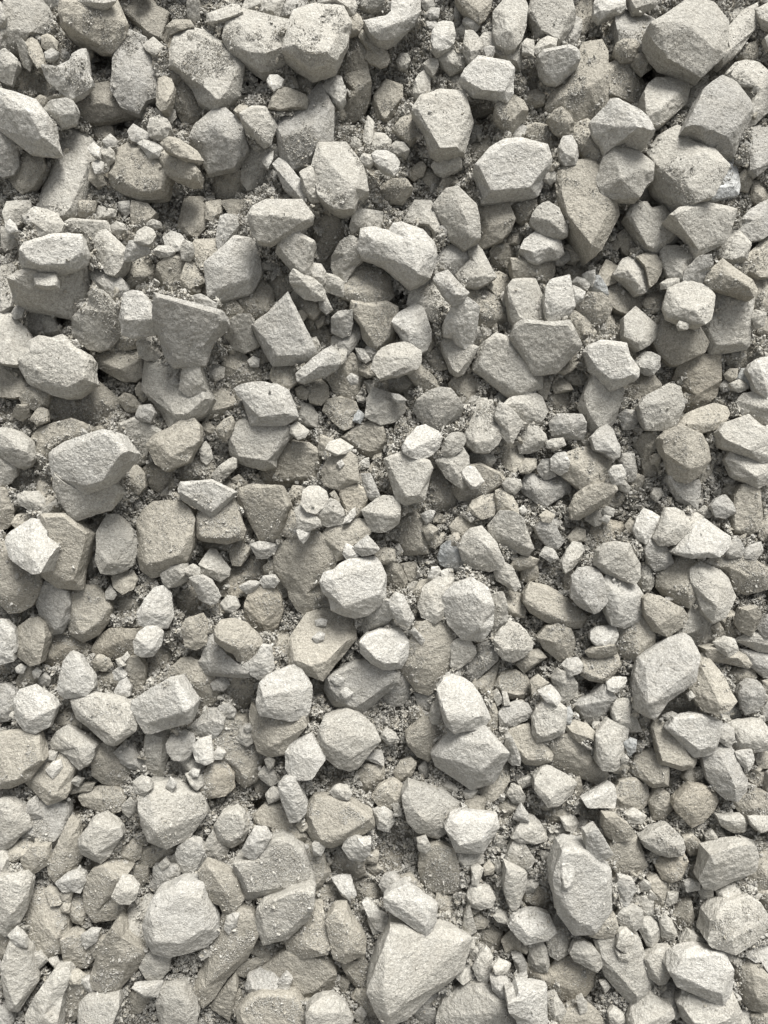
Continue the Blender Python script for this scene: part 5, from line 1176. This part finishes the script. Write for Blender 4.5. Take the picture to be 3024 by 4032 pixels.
# ------------------------------------------------------------------ each stone: a faceted hull between its outline, bevel and ridge points
def offset_in(P, d):
    n = len(P); out = []
    for i in range(n):
        a, b, c = P[i-1], P[i], P[(i+1) % n]
        e1 = (b-a)/max(1e-6, np.linalg.norm(b-a)); e2 = (c-b)/max(1e-6, np.linalg.norm(c-b))
        m = np.array([-(e1+e2)[1], (e1+e2)[0]]); L = np.linalg.norm(m)
        if L < 1e-6: m, L = np.array([-e1[1], e1[0]]), 1
        m = m/L; k = max(0.45, m @ np.array([-e1[1], e1[0]]))
        out.append(b + m*min(d/k, 1.9*d))
    return np.array(out)
def inside(P, q):
    x, y = q; c = False; n = len(P)
    for i in range(n):
        (x1, y1), (x2, y2) = P[i-1], P[i]
        if (y1 > y) != (y2 > y) and x < (x2-x1)*(y-y1)/(y2-y1) + x1: c = not c
    return c
def straighten(P, tol):
    """Douglas-Peucker on a closed outline: broken stone has straight sides and sharp corners"""
    c = P.mean(0); a = int(np.argmax(np.linalg.norm(P - c, axis=1))); P = np.roll(P, -a, 0)
    b_ = int(np.argmax(np.linalg.norm(P - P[0], axis=1)))
    def dp(seg):
        if len(seg) < 3: return [seg[0]]
        d = seg[-1] - seg[0]; L = max(1e-6, np.hypot(*d))
        h = np.abs((seg[:, 0]-seg[0, 0])*d[1] - (seg[:, 1]-seg[0, 1])*d[0])/L
        m = int(np.argmax(h))
        if h[m] < tol: return [seg[0]]
        return dp(seg[:m+1]) + dp(seg[m:])
    out = dp(P[:b_+1]) + dp(np.concatenate([P[b_:], P[:1]]))
    return np.array(out) if len(out) >= 4 else P
for k, s in enumerate(STONES):
    r2 = np.random.default_rng(1000 + k)
    P, Q = s['P'], s['Q']
    rounded = any(x in s['look'] for x in ('round', 'oval', 'egg', 'disc', 'potato', 'barrel', 'curved'))
    P = straighten(P, (0.025 if rounded else 0.055)*math.sqrt(s['area']))
    per = np.sum(np.linalg.norm(P - np.roll(P, 1, 0), axis=1))
    w = s['area']/per                                      # about a quarter of the width
    size = math.sqrt(s['area'])
    T = (0.43 if size > 120 else 0.46) * min(size, 6.0*w) * PXM * r2.uniform(0.88, 1.15)
    # chip the long straight sides of the outline a little
    PP = []
    for i in range(len(P)):
        a, b = P[i-1], P[i]; L = np.linalg.norm(b-a)
        if i or True:
            if L > 0.30*size and L > 30:
                t = r2.uniform(0.35, 0.65); nn = np.array([-(b-a)[1], (b-a)[0]])/L
                PP.append(a + (b-a)*t + nn*r2.uniform(-0.010, 0.032)*L)
        PP.append(b)
    P = offset_in(np.array(PP), -((0.06 if rounded else 0.10)*w + 2.0))
    tilt = r2.normal(size=2)*0.30*T/max(1e-6, 0.5*size); ctr = P.mean(0)      # each stone lies a little askew
    def plane(q, h): return h*T + (np.asarray(q) - ctr) @ tilt
    low = r2.uniform(0.08, 0.44, len(P)); low = 0.5*low + 0.25*(np.roll(low, 1) + np.roll(low, -1))
    low = np.where(P[:, 1] < ctr[1], low*0.6 + 0.38, low)              # blocks: high back, dropping away in front
    if not len(Q): low = low*0.8 + 0.05
    flat_ = any(x in s['look'].split() for x in ('flat', 'slab', 'plate', 'dusty'))
    if flat_:
        T *= 0.85; back = P[:, 1] < ctr[1]
        low = np.where(back, 0.62, 0.22) + 0.35*(low - 0.4)
        Q = []                                               # one level face, a narrow break behind it and a deeper one in front
        for a in range(len(P)):
            q = offset_in(P, w*(r2.uniform(0.25, 0.5) if back[a] else r2.uniform(0.55, 1.0)))[a]
            if inside(P, q): Q.append((q[0], q[1], 8.3 + r2.uniform(-0.12, 0.12)))
        Q = np.array(Q).reshape(-1, 3)
    top = [(p[0], p[1], max(0.05*T, plane(p, h_))) for p, h_ in zip(P, low)]       # upright broken sides
    if len(Q):
        for q in Q: top.append((q[0], q[1], max(0.4*T, plane(q[:2], (q[2]/9.0)**1.2))))
        if len(Q) < 3 and not flat_:                                       # a second break besides the ridge
            far = sorted(range(len(P)), key=lambda a: -min(np.hypot(*(P[a]-q[:2])) for q in Q))
            a = far[0]; q = P[a] + (ctr - P[a])*r2.uniform(0.30, 0.5)
            if inside(P, q): top.append((q[0], q[1], plane(q, r2.uniform(0.65, 0.9))))
    else:                                                    # flat crown of three to five corners
        m = int(r2.integers(3, 6)) if size > 60 else 3
        a0 = r2.uniform(0, 6.28); d = P - ctr
        u_, s_, vt = np.linalg.svd(d, full_matrices=False)
        e1 = s_[0]/math.sqrt(len(P))*1.41; e2 = s_[1]/math.sqrt(len(P))*1.41
        sh = vt[1]*e2*r2.uniform(-0.22, 0.22) + vt[0]*e1*r2.uniform(-0.2, 0.2)
        for a in range(m):
            t = a0 + 6.283*(a + r2.uniform(-0.25, 0.25))/m; rr_ = r2.uniform(0.38, 0.68)
            q = ctr + sh + vt[0]*e1*rr_*math.cos(t) + vt[1]*e2*rr_*math.sin(t)
            if inside(P, q): top.append((q[0], q[1], max(0.35*T, plane(q, r2.uniform(0.86, 1.0)))))
    top = np.array(top)
    n = len(P)
    for i in range(n, len(top)):                             # no hollows: lift a point that lies below the others' hull
        o_ = np.delete(top, i, 0); m_ = len(o_)
        I = np.array([(a, c, d) for a in range(m_) for c in range(a) for d in range(c)])
        A, B_, C = o_[I[:, 0]], o_[I[:, 1]], o_[I[:, 2]]; p = top[i]
        d = (B_[:, 1]-C[:, 1])*(A[:, 0]-C[:, 0]) + (C[:, 0]-B_[:, 0])*(A[:, 1]-C[:, 1])
        with np.errstate(all='ignore'):
            l1 = ((B_[:, 1]-C[:, 1])*(p[0]-C[:, 0]) + (C[:, 0]-B_[:, 0])*(p[1]-C[:, 1]))/d
            l2 = ((C[:, 1]-A[:, 1])*(p[0]-C[:, 0]) + (A[:, 0]-C[:, 0])*(p[1]-C[:, 1]))/d
        ok = (np.abs(d) > 1e-6) & (l1 >= 0) & (l2 >= 0) & (l1+l2 <= 1)
        if ok.any():
            hmax = (l1*A[:, 2] + l2*B_[:, 2] + (1-l1-l2)*C[:, 2])[ok].max()
            if top[i, 2] < hmax: top[i, 2] = hmax + 0.01*T
    v2 = [Vector((x, y)) for x, y in top[:, :2]]
    res = delaunay_2d_cdt(v2, [(i, (i+1) % n) for i in range(n)], [], 1, 1e-4)
    vv = np.array([[v[0], v[1]] for v in res[0]])
    hh = np.zeros(len(vv))
    for i, src in enumerate(res[3]):
        hh[i] = top[src[0], 2] if src else 0.0
    tris = []
    for f in res[2]:
        f = list(f)
        a = (vv[f[1]]-vv[f[0]]); b = (vv[f[2]]-vv[f[0]])
        if a[0]*b[1]-a[1]*b[0] < 0: f = f[::-1]
        tris.append(f)
    def cr(a, c, d): return (vv[c][0]-vv[a][0])*(vv[d][1]-vv[a][1]) - (vv[c][1]-vv[a][1])*(vv[d][0]-vv[a][0])
    for _ in range(60):                                      # turn creases into ridges: broken stone is convex
        em = {}
        for t, f in enumerate(tris):
            for q in range(3): em[(f[q], f[(q+1) % 3])] = (t, f[(q+2) % 3])
        done = True
        for (a, c), (t, p) in list(em.items()):
            if a > c or (c, a) not in em: continue
            u, o_ = em[(c, a)]
            # quad a, o_, c, p ; candidate diagonal p-o_
            k1, k2 = cr(p, o_, c), cr(p, o_, a)
            if k1*k2 >= -1e-6 or min(abs(k1), abs(k2)) < 4: continue
            s1, s2 = cr(a, c, p), cr(a, c, o_)
            m_ = s1/(s1 - s2)                                # crossing along p -> o_
            zc = hh[p] + (hh[o_]-hh[p])*m_
            n_ = k2/(k2 - k1); za = hh[a] + (hh[c]-hh[a])*n_
            if zc > za + 0.01*T:
                tris[t] = [p, a, o_]; tris[u] = [o_, c, p]; done = False; break
        if done: break
    if 'tan' in s['look'].split()[:3]: s['tone'] = 't'
    s.update(T=T, w=w, size=size, pv=vv, ph=hh, pt=np.array(tris), nrim=n, rim=P)

# ------------------------------------------------------------------ stack them: height map in the photo's own grid
G = 6; X0, Y0 = -900, -900
GW, GH = (3024+1800)//G, (4032+1800)//G
H = np.full((GH, GW), -1.0); OWN = np.full((GH, GW), -1, np.int32)
def raster(s):
    """piecewise linear top surface of a stone over the grid"""
    p = (s['pv'] - [X0, Y0])/G - 0.5
    x0, y0 = np.maximum(0, np.floor(p.min(0)).astype(int)); x1, y1 = np.minimum([GW-1, GH-1], np.ceil(p.max(0)).astype(int))
    if x1 <= x0 or y1 <= y0: return None
    gx, gy = np.meshgrid(np.arange(x0, x1+1), np.arange(y0, y1+1))
    z = np.full(gx.shape, np.nan)
    for a, b, c in s['pt']:
        A, Bq, C = p[a], p[b], p[c]
        d = (Bq[1]-C[1])*(A[0]-C[0]) + (C[0]-Bq[0])*(A[1]-C[1])
        if abs(d) < 1e-9: continue
        l1 = ((Bq[1]-C[1])*(gx-C[0]) + (C[0]-Bq[0])*(gy-C[1]))/d
        l2 = ((C[1]-A[1])*(gx-C[0]) + (A[0]-C[0])*(gy-C[1]))/d
        m = (l1 >= -1e-6) & (l2 >= -1e-6) & (l1+l2 <= 1+1e-6)
        z[m] = (l1*s['ph'][a] + l2*s['ph'][b] + (1-l1-l2)*s['ph'][c])[m]
    return x0, y0, z
LV = 0.0150
for i in sorted(range(len(STONES)), key=lambda i: (STONES[i]['lv'], -STONES[i]['area'])):
    s = STONES[i]; r_ = raster(s)
    z = (s['lv'] - 2.5)*LV + 0.0
    if r_ is not None:
        x0, y0, zz = r_
        sub = H[y0:y0+zz.shape[0], x0:x0+zz.shape[1]]; so = OWN[y0:y0+zz.shape[0], x0:x0+zz.shape[1]]
        ok = ~np.isnan(zz); ov = ok & (so >= 0)
        if ov.sum() > 3:
            need = np.percentile((sub - zz)[ov], 95) + 0.0030
            z = max(z, min(need, z + 0.048))
        hz = np.where(ok, zz + z, -9)
        win = hz > sub
        sub[win] = hz[win]; so[win] = i
    s['z'] = z
def blur(a, r):
    for ax in (0, 1):
        p = np.pad(a, [(r+1, r) if k == ax else (0, 0) for k in (0, 1)], mode='edge')
        c = np.cumsum(p, axis=ax)
        a = (np.take(c, range(2*r+1, c.shape[ax]), ax) - np.take(c, range(0, c.shape[ax]-2*r-1), ax))/(2*r+1)
    return a
zr = np.zeros_like(H); wr = np.zeros_like(H)
m = OWN >= 0
zs = np.array([s['z'] for s in STONES])
zr[m] = zs[OWN[m]]; wr[m] = 1
rr = 14
bedz = blur(blur(zr, rr), rr)/np.maximum(0.02, blur(blur(wr, rr), rr))
gy, gx = np.mgrid[0:GH, 0:GW]
gp = np.stack([gx*G*PXM, gy*G*PXM, gx*0.0], -1).reshape(-1, 3)
patch = noise3(gp*13, 5)*0.7 + noise3(gp*31, 8)*0.3
nb = patch*0.016 + noise3(gp*40, 6)*0.006 + noise3(gp*130, 7)*0.0016
patch = patch.reshape(GH, GW)
BED = bedz - 0.0250 + nb.reshape(GH, GW)
PX, PY = X0 + (gx+0.5)*G, Y0 + (gy+0.5)*G
HM = np.zeros_like(BED)
for (hx, hy, hr, hd) in HOLLOWS:           # open hollows between the stones
    d = np.hypot(PX - hx*1.8228, PY - hy*1.8228)/(hr*1.8228)
    BED -= hd*np.exp(-d**2); HM = np.maximum(HM, np.exp(-d**2*0.8))
TOPZ = np.maximum(H, BED)
OWN[BED >= H] = -1

# ------------------------------------------------------------------ meshes
def hull(s):
    """closed low hull in slope coordinates, feature points set at their own heights"""
    z = s['z']
    top = unproject(s['pv'][:, 0], s['pv'][:, 1], z + s['ph'])
    n = s['nrim']
    # find rim indices in pv (cdt keeps the input order)
    rim = top[:n]
    c = rim.mean(0)
    T = s['T']; vs = [top]; fs = [f for f in s['pt'][:, ::-1].tolist()]
    base = len(top); prev = list(range(n))
    for k, (sc_, dz) in enumerate(((0.985, -0.22), (0.88, -0.5), (0.58, -0.85))):
        ring = c + (rim - c)*[sc_, sc_, 0] ; ring[:, 2] = z + dz*T
        vs.append(ring); cur = list(range(base, base+n)); base += n
        for i in range(n):
            j = (i+1) % n
            fs.append([prev[j], prev[i], cur[i]]); fs.append([prev[j], cur[i], cur[j]])
        prev = cur
    vs.append(np.array([[c[0], c[1], z - 0.95*T]]))
    for i in range(n): fs.append([prev[(i+1) % n], prev[i], base])
    return np.concatenate(vs), np.array(fs)
# all hulls together, then split until every edge is short: flat facets stay flat, their edges stay crisp
vs, fs, vid, fid = [], [], [], []; base = 0
ELEN = np.zeros(len(STONES)); SIZE = np.zeros(len(STONES))
for i, s in enumerate(STONES):
    v, f = hull(s)
    s['org'] = to_world(np.array([[v[:s['nrim'], 0].mean(), v[:s['nrim'], 1].mean(), s['z'] - 0.9*s['T']]]))[0]
    vs.append(to_world(v) - s['org']); fs.append(f + base); base += len(v)
    vid.append(np.full(len(v), i)); fid.append(np.full(len(f), i))
    sz = SIZE[i] = s['size']*PXM
    ELEN[i] = min(0.0034, max(0.0019, sz/18)) if s['vis'] >= 0 else 0.008
Vt = np.concatenate(vs); Ft = np.concatenate(fs); VI = np.concatenate(vid); FI = np.concatenate(fid)
for _ in range(9):
    e = np.concatenate([Ft[:, [0, 1]], Ft[:, [1, 2]], Ft[:, [2, 0]]]); e.sort(axis=1)
    key = e[:, 0].astype(np.int64)*len(Vt) + e[:, 1]
    uk, inv = np.unique(key, return_inverse=True)
    ea, eb = uk // len(Vt), uk % len(Vt)
    long_ = np.linalg.norm(Vt[ea] - Vt[eb], axis=1) > ELEN[VI[ea]]
    if not long_.any(): break
    newi = np.full(len(uk), -1); newi[long_] = len(Vt) + np.arange(long_.sum())
    Vt = np.concatenate([Vt, (Vt[ea[long_]] + Vt[eb[long_]])/2]); VI = np.concatenate([VI, VI[ea[long_]]])
    M = newi[inv].reshape(3, -1).T                              # midpoint of edges 01, 12, 20 or -1
    nsp = (M >= 0).sum(1); outF, outI = [Ft[nsp == 0]], [FI[nsp == 0]]
    for k in (1, 2):
        for r in range(3):
            a, bb, c = Ft[:, r], Ft[:, (r+1) % 3], Ft[:, (r+2) % 3]
            mab, mbc, mca = M[:, r], M[:, (r+1) % 3], M[:, (r+2) % 3]
            if k == 1:
                q = (nsp == 1) & (mab >= 0)
                T_ = [(a, mab, c), (mab, bb, c)]
            else:
                q = (nsp == 2) & (mab >= 0) & (mbc >= 0)
                T_ = [(mab, bb, mbc), (a, mab, mbc), (a, mbc, c)]
            for t in T_: outF.append(np.stack(t, -1)[q]); outI.append(FI[q])
    q = nsp == 3; a, bb, c = Ft.T; mab, mbc, mca = M.T
    for t in ((a, mab, mca), (mab, bb, mbc), (mca, mbc, c), (mab, mbc, mca)): outF.append(np.stack(t, -1)[q]); outI.append(FI[q])
    Ft = np.concatenate(outF); FI = np.concatenate(outI)
print('split', len(Vt), len(Ft), round(time.time()-T0, 1))
def scat(idx, val, n): return np.stack([np.bincount(idx, val[:, k], n) for k in range(3)], -1)
def normals(v, f):
    fn = np.cross(v[f[:, 1]] - v[f[:, 0]], v[f[:, 2]] - v[f[:, 0]])
    nn = sum(scat(f[:, k], fn, len(v)) for k in range(3))
    return nn/np.maximum(1e-12, np.linalg.norm(nn, axis=1))[:, None]
# a few clean breaks at the corners
for i_cut in range(3):
    r2 = np.random.default_rng(300 + i_cut)
    d = r2.normal(size=(len(STONES), 3)); d /= np.linalg.norm(d, axis=1)[:, None]; d += N*r2.uniform(-0.1, 0.9, (len(STONES), 1)); d /= np.linalg.norm(d, axis=1)[:, None]
    pr = np.einsum('ij,ij->i', Vt, d[VI]); mx = np.full(len(STONES), -9.0); np.maximum.at(mx, VI, pr)
    mn = np.full(len(STONES), 9.0); np.minimum.at(mn, VI, pr)
    lim = mx - (mx-mn)*r2.uniform(0.0, 0.05, len(STONES))
    Vt = Vt - np.maximum(0, pr - lim[VI])[:, None]*d[VI]
# worn edges: one light smoothing step
e = np.concatenate([Ft[:, [0, 1]], Ft[:, [1, 2]], Ft[:, [2, 0]]])
acc = scat(e[:, 0], Vt[e[:, 1]], len(Vt)); cnt = np.bincount(e[:, 0], minlength=len(Vt))[:, None]
Vt = Vt + (acc/np.maximum(1, cnt) - Vt)*0.16
nr = normals(Vt, Ft)
q = Vt + (VI*0.731)[:, None]; sz = SIZE[VI]; kk = (1/sz)[:, None]
amp = noise3(q*kk*2.4, 1)*0.008*sz + noise3(q*kk*6.0, 2)*0.006*sz
amp += np.clip(1 - np.abs(noise3(q*kk*4.2, 3))*2.4, -1, 1)*0.005*sz
amp += noise3(q*190, 4)*0.0006 + noise3(q*430, 5)*0.00045
Vt = Vt + nr*amp[:, None]
print('shaped', round(time.time()-T0, 1))
vo_ = np.argsort(VI, kind='stable'); vpos = np.empty(len(VI), np.int64); vcount = np.bincount(VI, minlength=len(STONES)); vstart = np.concatenate([[0], np.cumsum(vcount)[:-1]])
vpos[vo_] = np.arange(len(VI)) - vstart[VI[vo_]]
fo_ = np.argsort(FI, kind='stable'); fcount = np.bincount(FI, minlength=len(STONES)); fstart = np.concatenate([[0], np.cumsum(fcount)[:-1]])
def part_of(i):
    return Vt[vo_[vstart[i]:vstart[i]+vcount[i]]], vpos[Ft[fo_[fstart[i]:fstart[i]+fcount[i]]]]
COLS = {k: np.array(TONE[k]) for k in TONE}
loose_v, loose_f, loose_c = [], [], []; nv = 0
ROWS = ('top', 'upper part', 'middle', 'lower part', 'bottom'); COLN = ('far left', 'left of centre', 'right of centre', 'far right')
def place_words(P):
    x, y = np.clip(P.mean(0), 0, [3023, 4031])
    return ROWS[int(y*5/4032)], COLN[int(x*4/3024)]
stone_col = scene.collection
for i, s in enumerate(STONES):
    co, f = part_of(i); n = len(co)
    if i in SINGLE:
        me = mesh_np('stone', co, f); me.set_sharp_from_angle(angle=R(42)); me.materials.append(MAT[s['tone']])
        o = bpy.data.objects.new('stone', me); o.location = s['org']; stone_col.objects.link(o)
        r_, c_ = place_words(s['P'])
        look = s['look']; nw = len(look.split())
        suf = f', {r_}, {c_}'
        if nw + len(suf.replace(',', '').split()) <= 16: look += suf
        o['label'] = look; o['category'] = 'stone'; o['group'] = 'crushed limestone stones on the face of the pile'
    else:
        loose_v.append(co + s['org']); loose_f.append(f + nv); nv += n
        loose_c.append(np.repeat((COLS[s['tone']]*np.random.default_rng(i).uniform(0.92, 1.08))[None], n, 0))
def finish_stuff(name, v, f, c, label, mat, smooth=True):
    me = mesh_np(name, np.concatenate(v), np.concatenate(f), smooth)
    if smooth: me.set_sharp_from_angle(angle=R(42))
    ca = me.color_attributes.new('tone', 'FLOAT_COLOR', 'POINT')
    cc = np.concatenate(c); ca.data.foreach_set('color', np.concatenate([cc, np.ones((len(cc), 1))], 1).astype(np.float32).ravel())
    me.materials.append(mat)
    o = bpy.data.objects.new(name, me); scene.collection.objects.link(o)
    o['kind'] = 'stuff'; o['label'] = label
    return o
finish_stuff('small_stones', loose_v, loose_f, loose_c, 'smaller loose stones filling the spaces between the big ones', MAT_LOOSE)
print('stones', round(time.time()-T0, 1))

# ------------------------------------------------------------------ the ground: pile face with its bed of stone dust, and the yard around it
st = 1
bx = PX[::st, ::st]; by = PY[::st, ::st]; bz = BED[::st, ::st]
bw, bh = bx.shape[1], bx.shape[0]
v = to_world(unproject(bx, by, bz)).reshape(-1, 3)
idx = np.arange(bw*bh).reshape(bh, bw)
f = np.stack([idx[1:, :-1], idx[1:, 1:], idx[:-1, 1:], idx[:-1, :-1]], -1).reshape(-1, 4)
me = mesh_np('gravel_slope', v, f); me.materials.append(MAT_BED)
o = bpy.data.objects.new('gravel_slope', me); scene.collection.objects.link(o); o['kind'] = 'structure'
prof = [(-400, -1.15), (-1.9, -1.15), (-1.55, -1.05), (-1.2, -0.82), (0, -0.03), (1.6, 1.0), (2.1, 1.25), (2.6, 1.3), (3.6, 0.9), (6.5, -1.15), (400, -1.15)]
ys = []; zsb = []
for (a, b), (c, d) in zip(prof[:-1], prof[1:]):
    for t in np.linspace(0, 1, 12, endpoint=False): ys.append(a+(c-a)*t); zsb.append(b+(d-b)*t)
ys.append(prof[-1][0]); zsb.append(prof[-1][1])
ys = np.array(ys); zsb = np.array(zsb)
off = -0.075/math.cos(BETA)
xs = np.array([-400, -120, -40, -14, -6, -4, -3, -2.4, -1.8, -1.2, -.6, 0, .6, 1.2, 1.8, 2.4, 3, 4, 6, 14, 40, 120, 400.])
gxx, gyy = np.meshgrid(xs, ys)
side = np.clip((np.abs(gxx) - 2.6)/3.0, 0, 1)
zz = zsb[:, None] + off
zz = zz*(1-side) + np.minimum(zz, -1.15+off)*side
v = np.stack([gxx, gyy, zz], -1).reshape(-1, 3)
idx = np.arange(len(v)).reshape(gxx.shape)
f = np.stack([idx[:-1, :-1], idx[:-1, 1:], idx[1:, 1:], idx[1:, :-1]], -1).reshape(-1, 4)
me = mesh_np('ground', v, f); me.materials.append(MAT_BED)
o = bpy.data.objects.new('ground', me); scene.collection.objects.link(o); o['kind'] = 'structure'

# ------------------------------------------------------------------ crumbs and grit: tiny broken grains lying in the gaps and on the stones
def protos(npt, n, seed):
    """sharp chips: hulls of a few scattered points"""
    out = []
    for k in range(n):
        r2 = np.random.default_rng(seed + k); bm = bmesh.new()
        p = r2.normal(size=(npt, 3)); p /= np.linalg.norm(p, axis=1)[:, None]
        p *= r2.uniform(0.75, 1.1, (npt, 1))*np.array([1.15, r2.uniform(0.6, 1.0), r2.uniform(0.4, 0.8)])
        for c in p: bm.verts.new(c)
        r = bmesh.ops.convex_hull(bm, input=bm.verts)
        bmesh.ops.triangulate(bm, faces=bm.faces)
        bmesh.ops.recalc_face_normals(bm, faces=bm.faces)
        bm.verts.index_update()
        out.append((np.array([x.co[:] for x in bm.verts]), np.array([[q.index for q in fc.verts] for fc in bm.faces]))); bm.free()
    return out
gz = np.gradient(TOPZ, G*PXM)
flat = np.hypot(gz[0], gz[1])
lowpass = blur(TOPZ, 10)
hollow = np.clip((lowpass - TOPZ)/0.012, 0, 1)              # below its surroundings
clump = noise3(gp*24, 31).reshape(GH, GW)*0.6 + noise3(gp*75, 32).reshape(GH, GW)*0.4
gritty = np.zeros(len(STONES)+1)
for i, s in enumerate(STONES):
    g_ = {'w': 0.015, 'W': 0.0, 'l': 0.05, 'g': 0.05, 'c': 0.0, 'b': 0.34, 't': 0.3, 'd': 0.2}[s['tone']]
    lk = s['look']
    if any(x in lk for x in ('grit', 'crumb', 'pebbl')): g_ = max(g_, 0.8)
    if any(x in lk for x in ('smooth', 'clean', 'white')) and 'grit' not in lk: g_ = min(g_, 0.03)
    gritty[i] = g_
gritty[-1] = 1.0
own = gritty[OWN]
dens = np.where(OWN < 0, 1.0, 1.5*own*np.clip((clump + 0.02)*4.0, 0.02, 1)*np.clip(1.5 - flat*1.1, 0, 1) + 0.75*hollow**1.5*np.clip(1.4-flat, 0, 1))
dens = np.clip(dens, 0, 1.3)
inner = (PX > -350) & (PX < 3374) & (PY > -350) & (PY < 4382)
dens = np.where(inner, dens, 0)*(1 - 0.8*HM)
def scatter(count, smin, smax, alpha, pr, wmap, name, label, seed, smooth, lift=0.2, gain=1.05):
    r2 = np.random.default_rng(seed)
    w = wmap.ravel(); cdf = np.cumsum(w); cdf /= cdf[-1]
    ci = np.searchsorted(cdf, r2.random(count))
    X = PX.ravel()[ci] + r2.uniform(-.5, .5, count)*G; Y = PY.ravel()[ci] + r2.uniform(-.5, .5, count)*G
    z = TOPZ.ravel()[ci]
    u = r2.random(count); size = (smin**(-alpha) + u*(smax**(-alpha) - smin**(-alpha)))**(-1/alpha)
    pos = to_world(unproject(X, Y, z + size*lift))
    q = r2.normal(size=(count, 4)); q /= np.linalg.norm(q, axis=1)[:, None]
    a, b, c, d = q.T
    Rm = np.stack([1-2*(c*c+d*d), 2*(b*c-a*d), 2*(b*d+a*c), 2*(b*c+a*d), 1-2*(b*b+d*d), 2*(c*d-a*b), 2*(b*d-a*c), 2*(c*d+a*b), 1-2*(b*b+c*c)], -1).reshape(-1, 3, 3)
    pick = r2.integers(len(pr), size=count)
    keys = np.array([TONE['w'], TONE['w'], TONE['l'], TONE['l'], TONE['g'], TONE['b']])
    col = keys[r2.integers(len(keys), size=count)]*r2.uniform(0.85, 1.1, count)[:, None]*gain
    V_, F_, C_ = [], [], []; base = 0
    for k, (pv, pf) in enumerate(pr):
        sel = np.where(pick == k)[0]
        if not len(sel): continue
        vv = np.einsum('nij,vj->nvi', Rm[sel], pv)*size[sel][:, None, None]*0.5 + pos[sel][:, None, :]
        nn = len(pv)
        ff = pf[None] + (np.arange(len(sel))*nn)[:, None, None] + base
        base += nn*len(sel)
        V_.append(vv.reshape(-1, 3)); F_.append(ff.reshape(-1, 3)); C_.append(np.repeat(col[sel], nn, 0))
    finish_stuff(name, V_, F_, C_, label, MAT_LOOSE, smooth)
gap = np.where(OWN < 0, 1.0, 0.05*hollow)*np.where(inner, 1.0, 0)*(1 - np.clip(1.15*HM, 0, 1))
def heap(count, smin, smax, alpha, pr, seed):
    """broken pebbles dropped one after another into the gaps, the big ones first"""
    global TOPZ
    r2 = np.random.default_rng(seed)
    cdf = np.cumsum(gap.ravel()); cdf /= cdf[-1]
    ci = np.searchsorted(cdf, r2.random(count)); u = r2.random(count)
    size = np.sort((smin**(-alpha) + u*(smax**(-alpha) - smin**(-alpha)))**(-1/alpha))[::-1]
    V_, F_, C_ = [], [], []; base = 0
    keys = [TONE[k] for k in 'wllgbb']
    for c, sz in zip(ci, size):
        r_, c_ = divmod(int(c), GW); k = max(1, int(round(sz*0.42/(G*PXM))))
        if r_ < k or c_ < k or r_ >= GH-k or c_ >= GW-k: continue
        win = TOPZ[r_-k:r_+k+1, c_-k:c_+k+1]
        zc = np.percentile(win, 40)
        if zc + 0.3*sz > lowpass[r_, c_] - 0.003 + 0.016*max(0.0, patch[r_, c_]): continue
        yy, xx = np.mgrid[-k:k+1, -k:k+1]
        dome = zc + sz*(0.22 + 0.30*np.sqrt(np.clip(1 - (xx*xx + yy*yy)/(k+0.4)**2, 0, 1))) - 9.0*((xx*xx + yy*yy) > (k+0.4)**2)
        np.maximum(win, dome, out=win)
        pv, pf = pr[r2.integers(len(pr))]
        q = r2.normal(size=4); a, b_, c2, d = q/np.linalg.norm(q)
        Rm = np.array([[1-2*(c2*c2+d*d), 2*(b_*c2-a*d), 2*(b_*d+a*c2)], [2*(b_*c2+a*d), 1-2*(b_*b_+d*d), 2*(c2*d-a*b_)], [2*(b_*d-a*c2), 2*(c2*d+a*b_), 1-2*(b_*b_+c2*c2)]])
        p0 = to_world(unproject(PX[r_, c_] + r2.uniform(-.5, .5)*G, PY[r_, c_] + r2.uniform(-.5, .5)*G, np.array(zc + 0.2*sz)))
        V_.append(pv @ Rm.T*sz*0.5 + p0); F_.append(pf + base); base += len(pv)
        C_.append(np.repeat((np.array(keys[r2.integers(6)])*r2.uniform(0.92, 1.1))[None], len(pv), 0))
    print('pebbles', len(V_))
    finish_stuff('pebbles', V_, F_, C_, 'broken pebbles lying in the gaps between the stones', MAT_LOOSE, False)
heap(26000, 0.0055, 0.030, 1.5, protos(13, 40, 50), 3)
scatter(80000, 0.0026, 0.0085, 1.6, protos(10, 24, 80), dens*np.where(OWN < 0, 1.0, 0.10 + 0.3*hollow), 'crumbs', 'pale crumbs of broken stone on and between the stones', 4, False)
scatter(260000, 0.0014, 0.0032, 1.2, protos(8, 16, 120), dens, 'grit', 'fine grit dusted over the stones and the gaps', 5, False)
onst = np.where(OWN >= 0, own*np.clip((clump + 0.0)*4.5, 0.0, 1)*np.clip(1.35 - flat*1.0, 0, 1), 0)
onst = np.where(inner, onst, 0)
scatter(60000, 0.0010, 0.0027, 1.3, protos(10, 20, 160), onst, 'stone_crumbs', 'pale crumbs heaped on the tops of the dusty stones', 6, False, 0.30, 1.22)
print('done', round(time.time()-T0, 1))
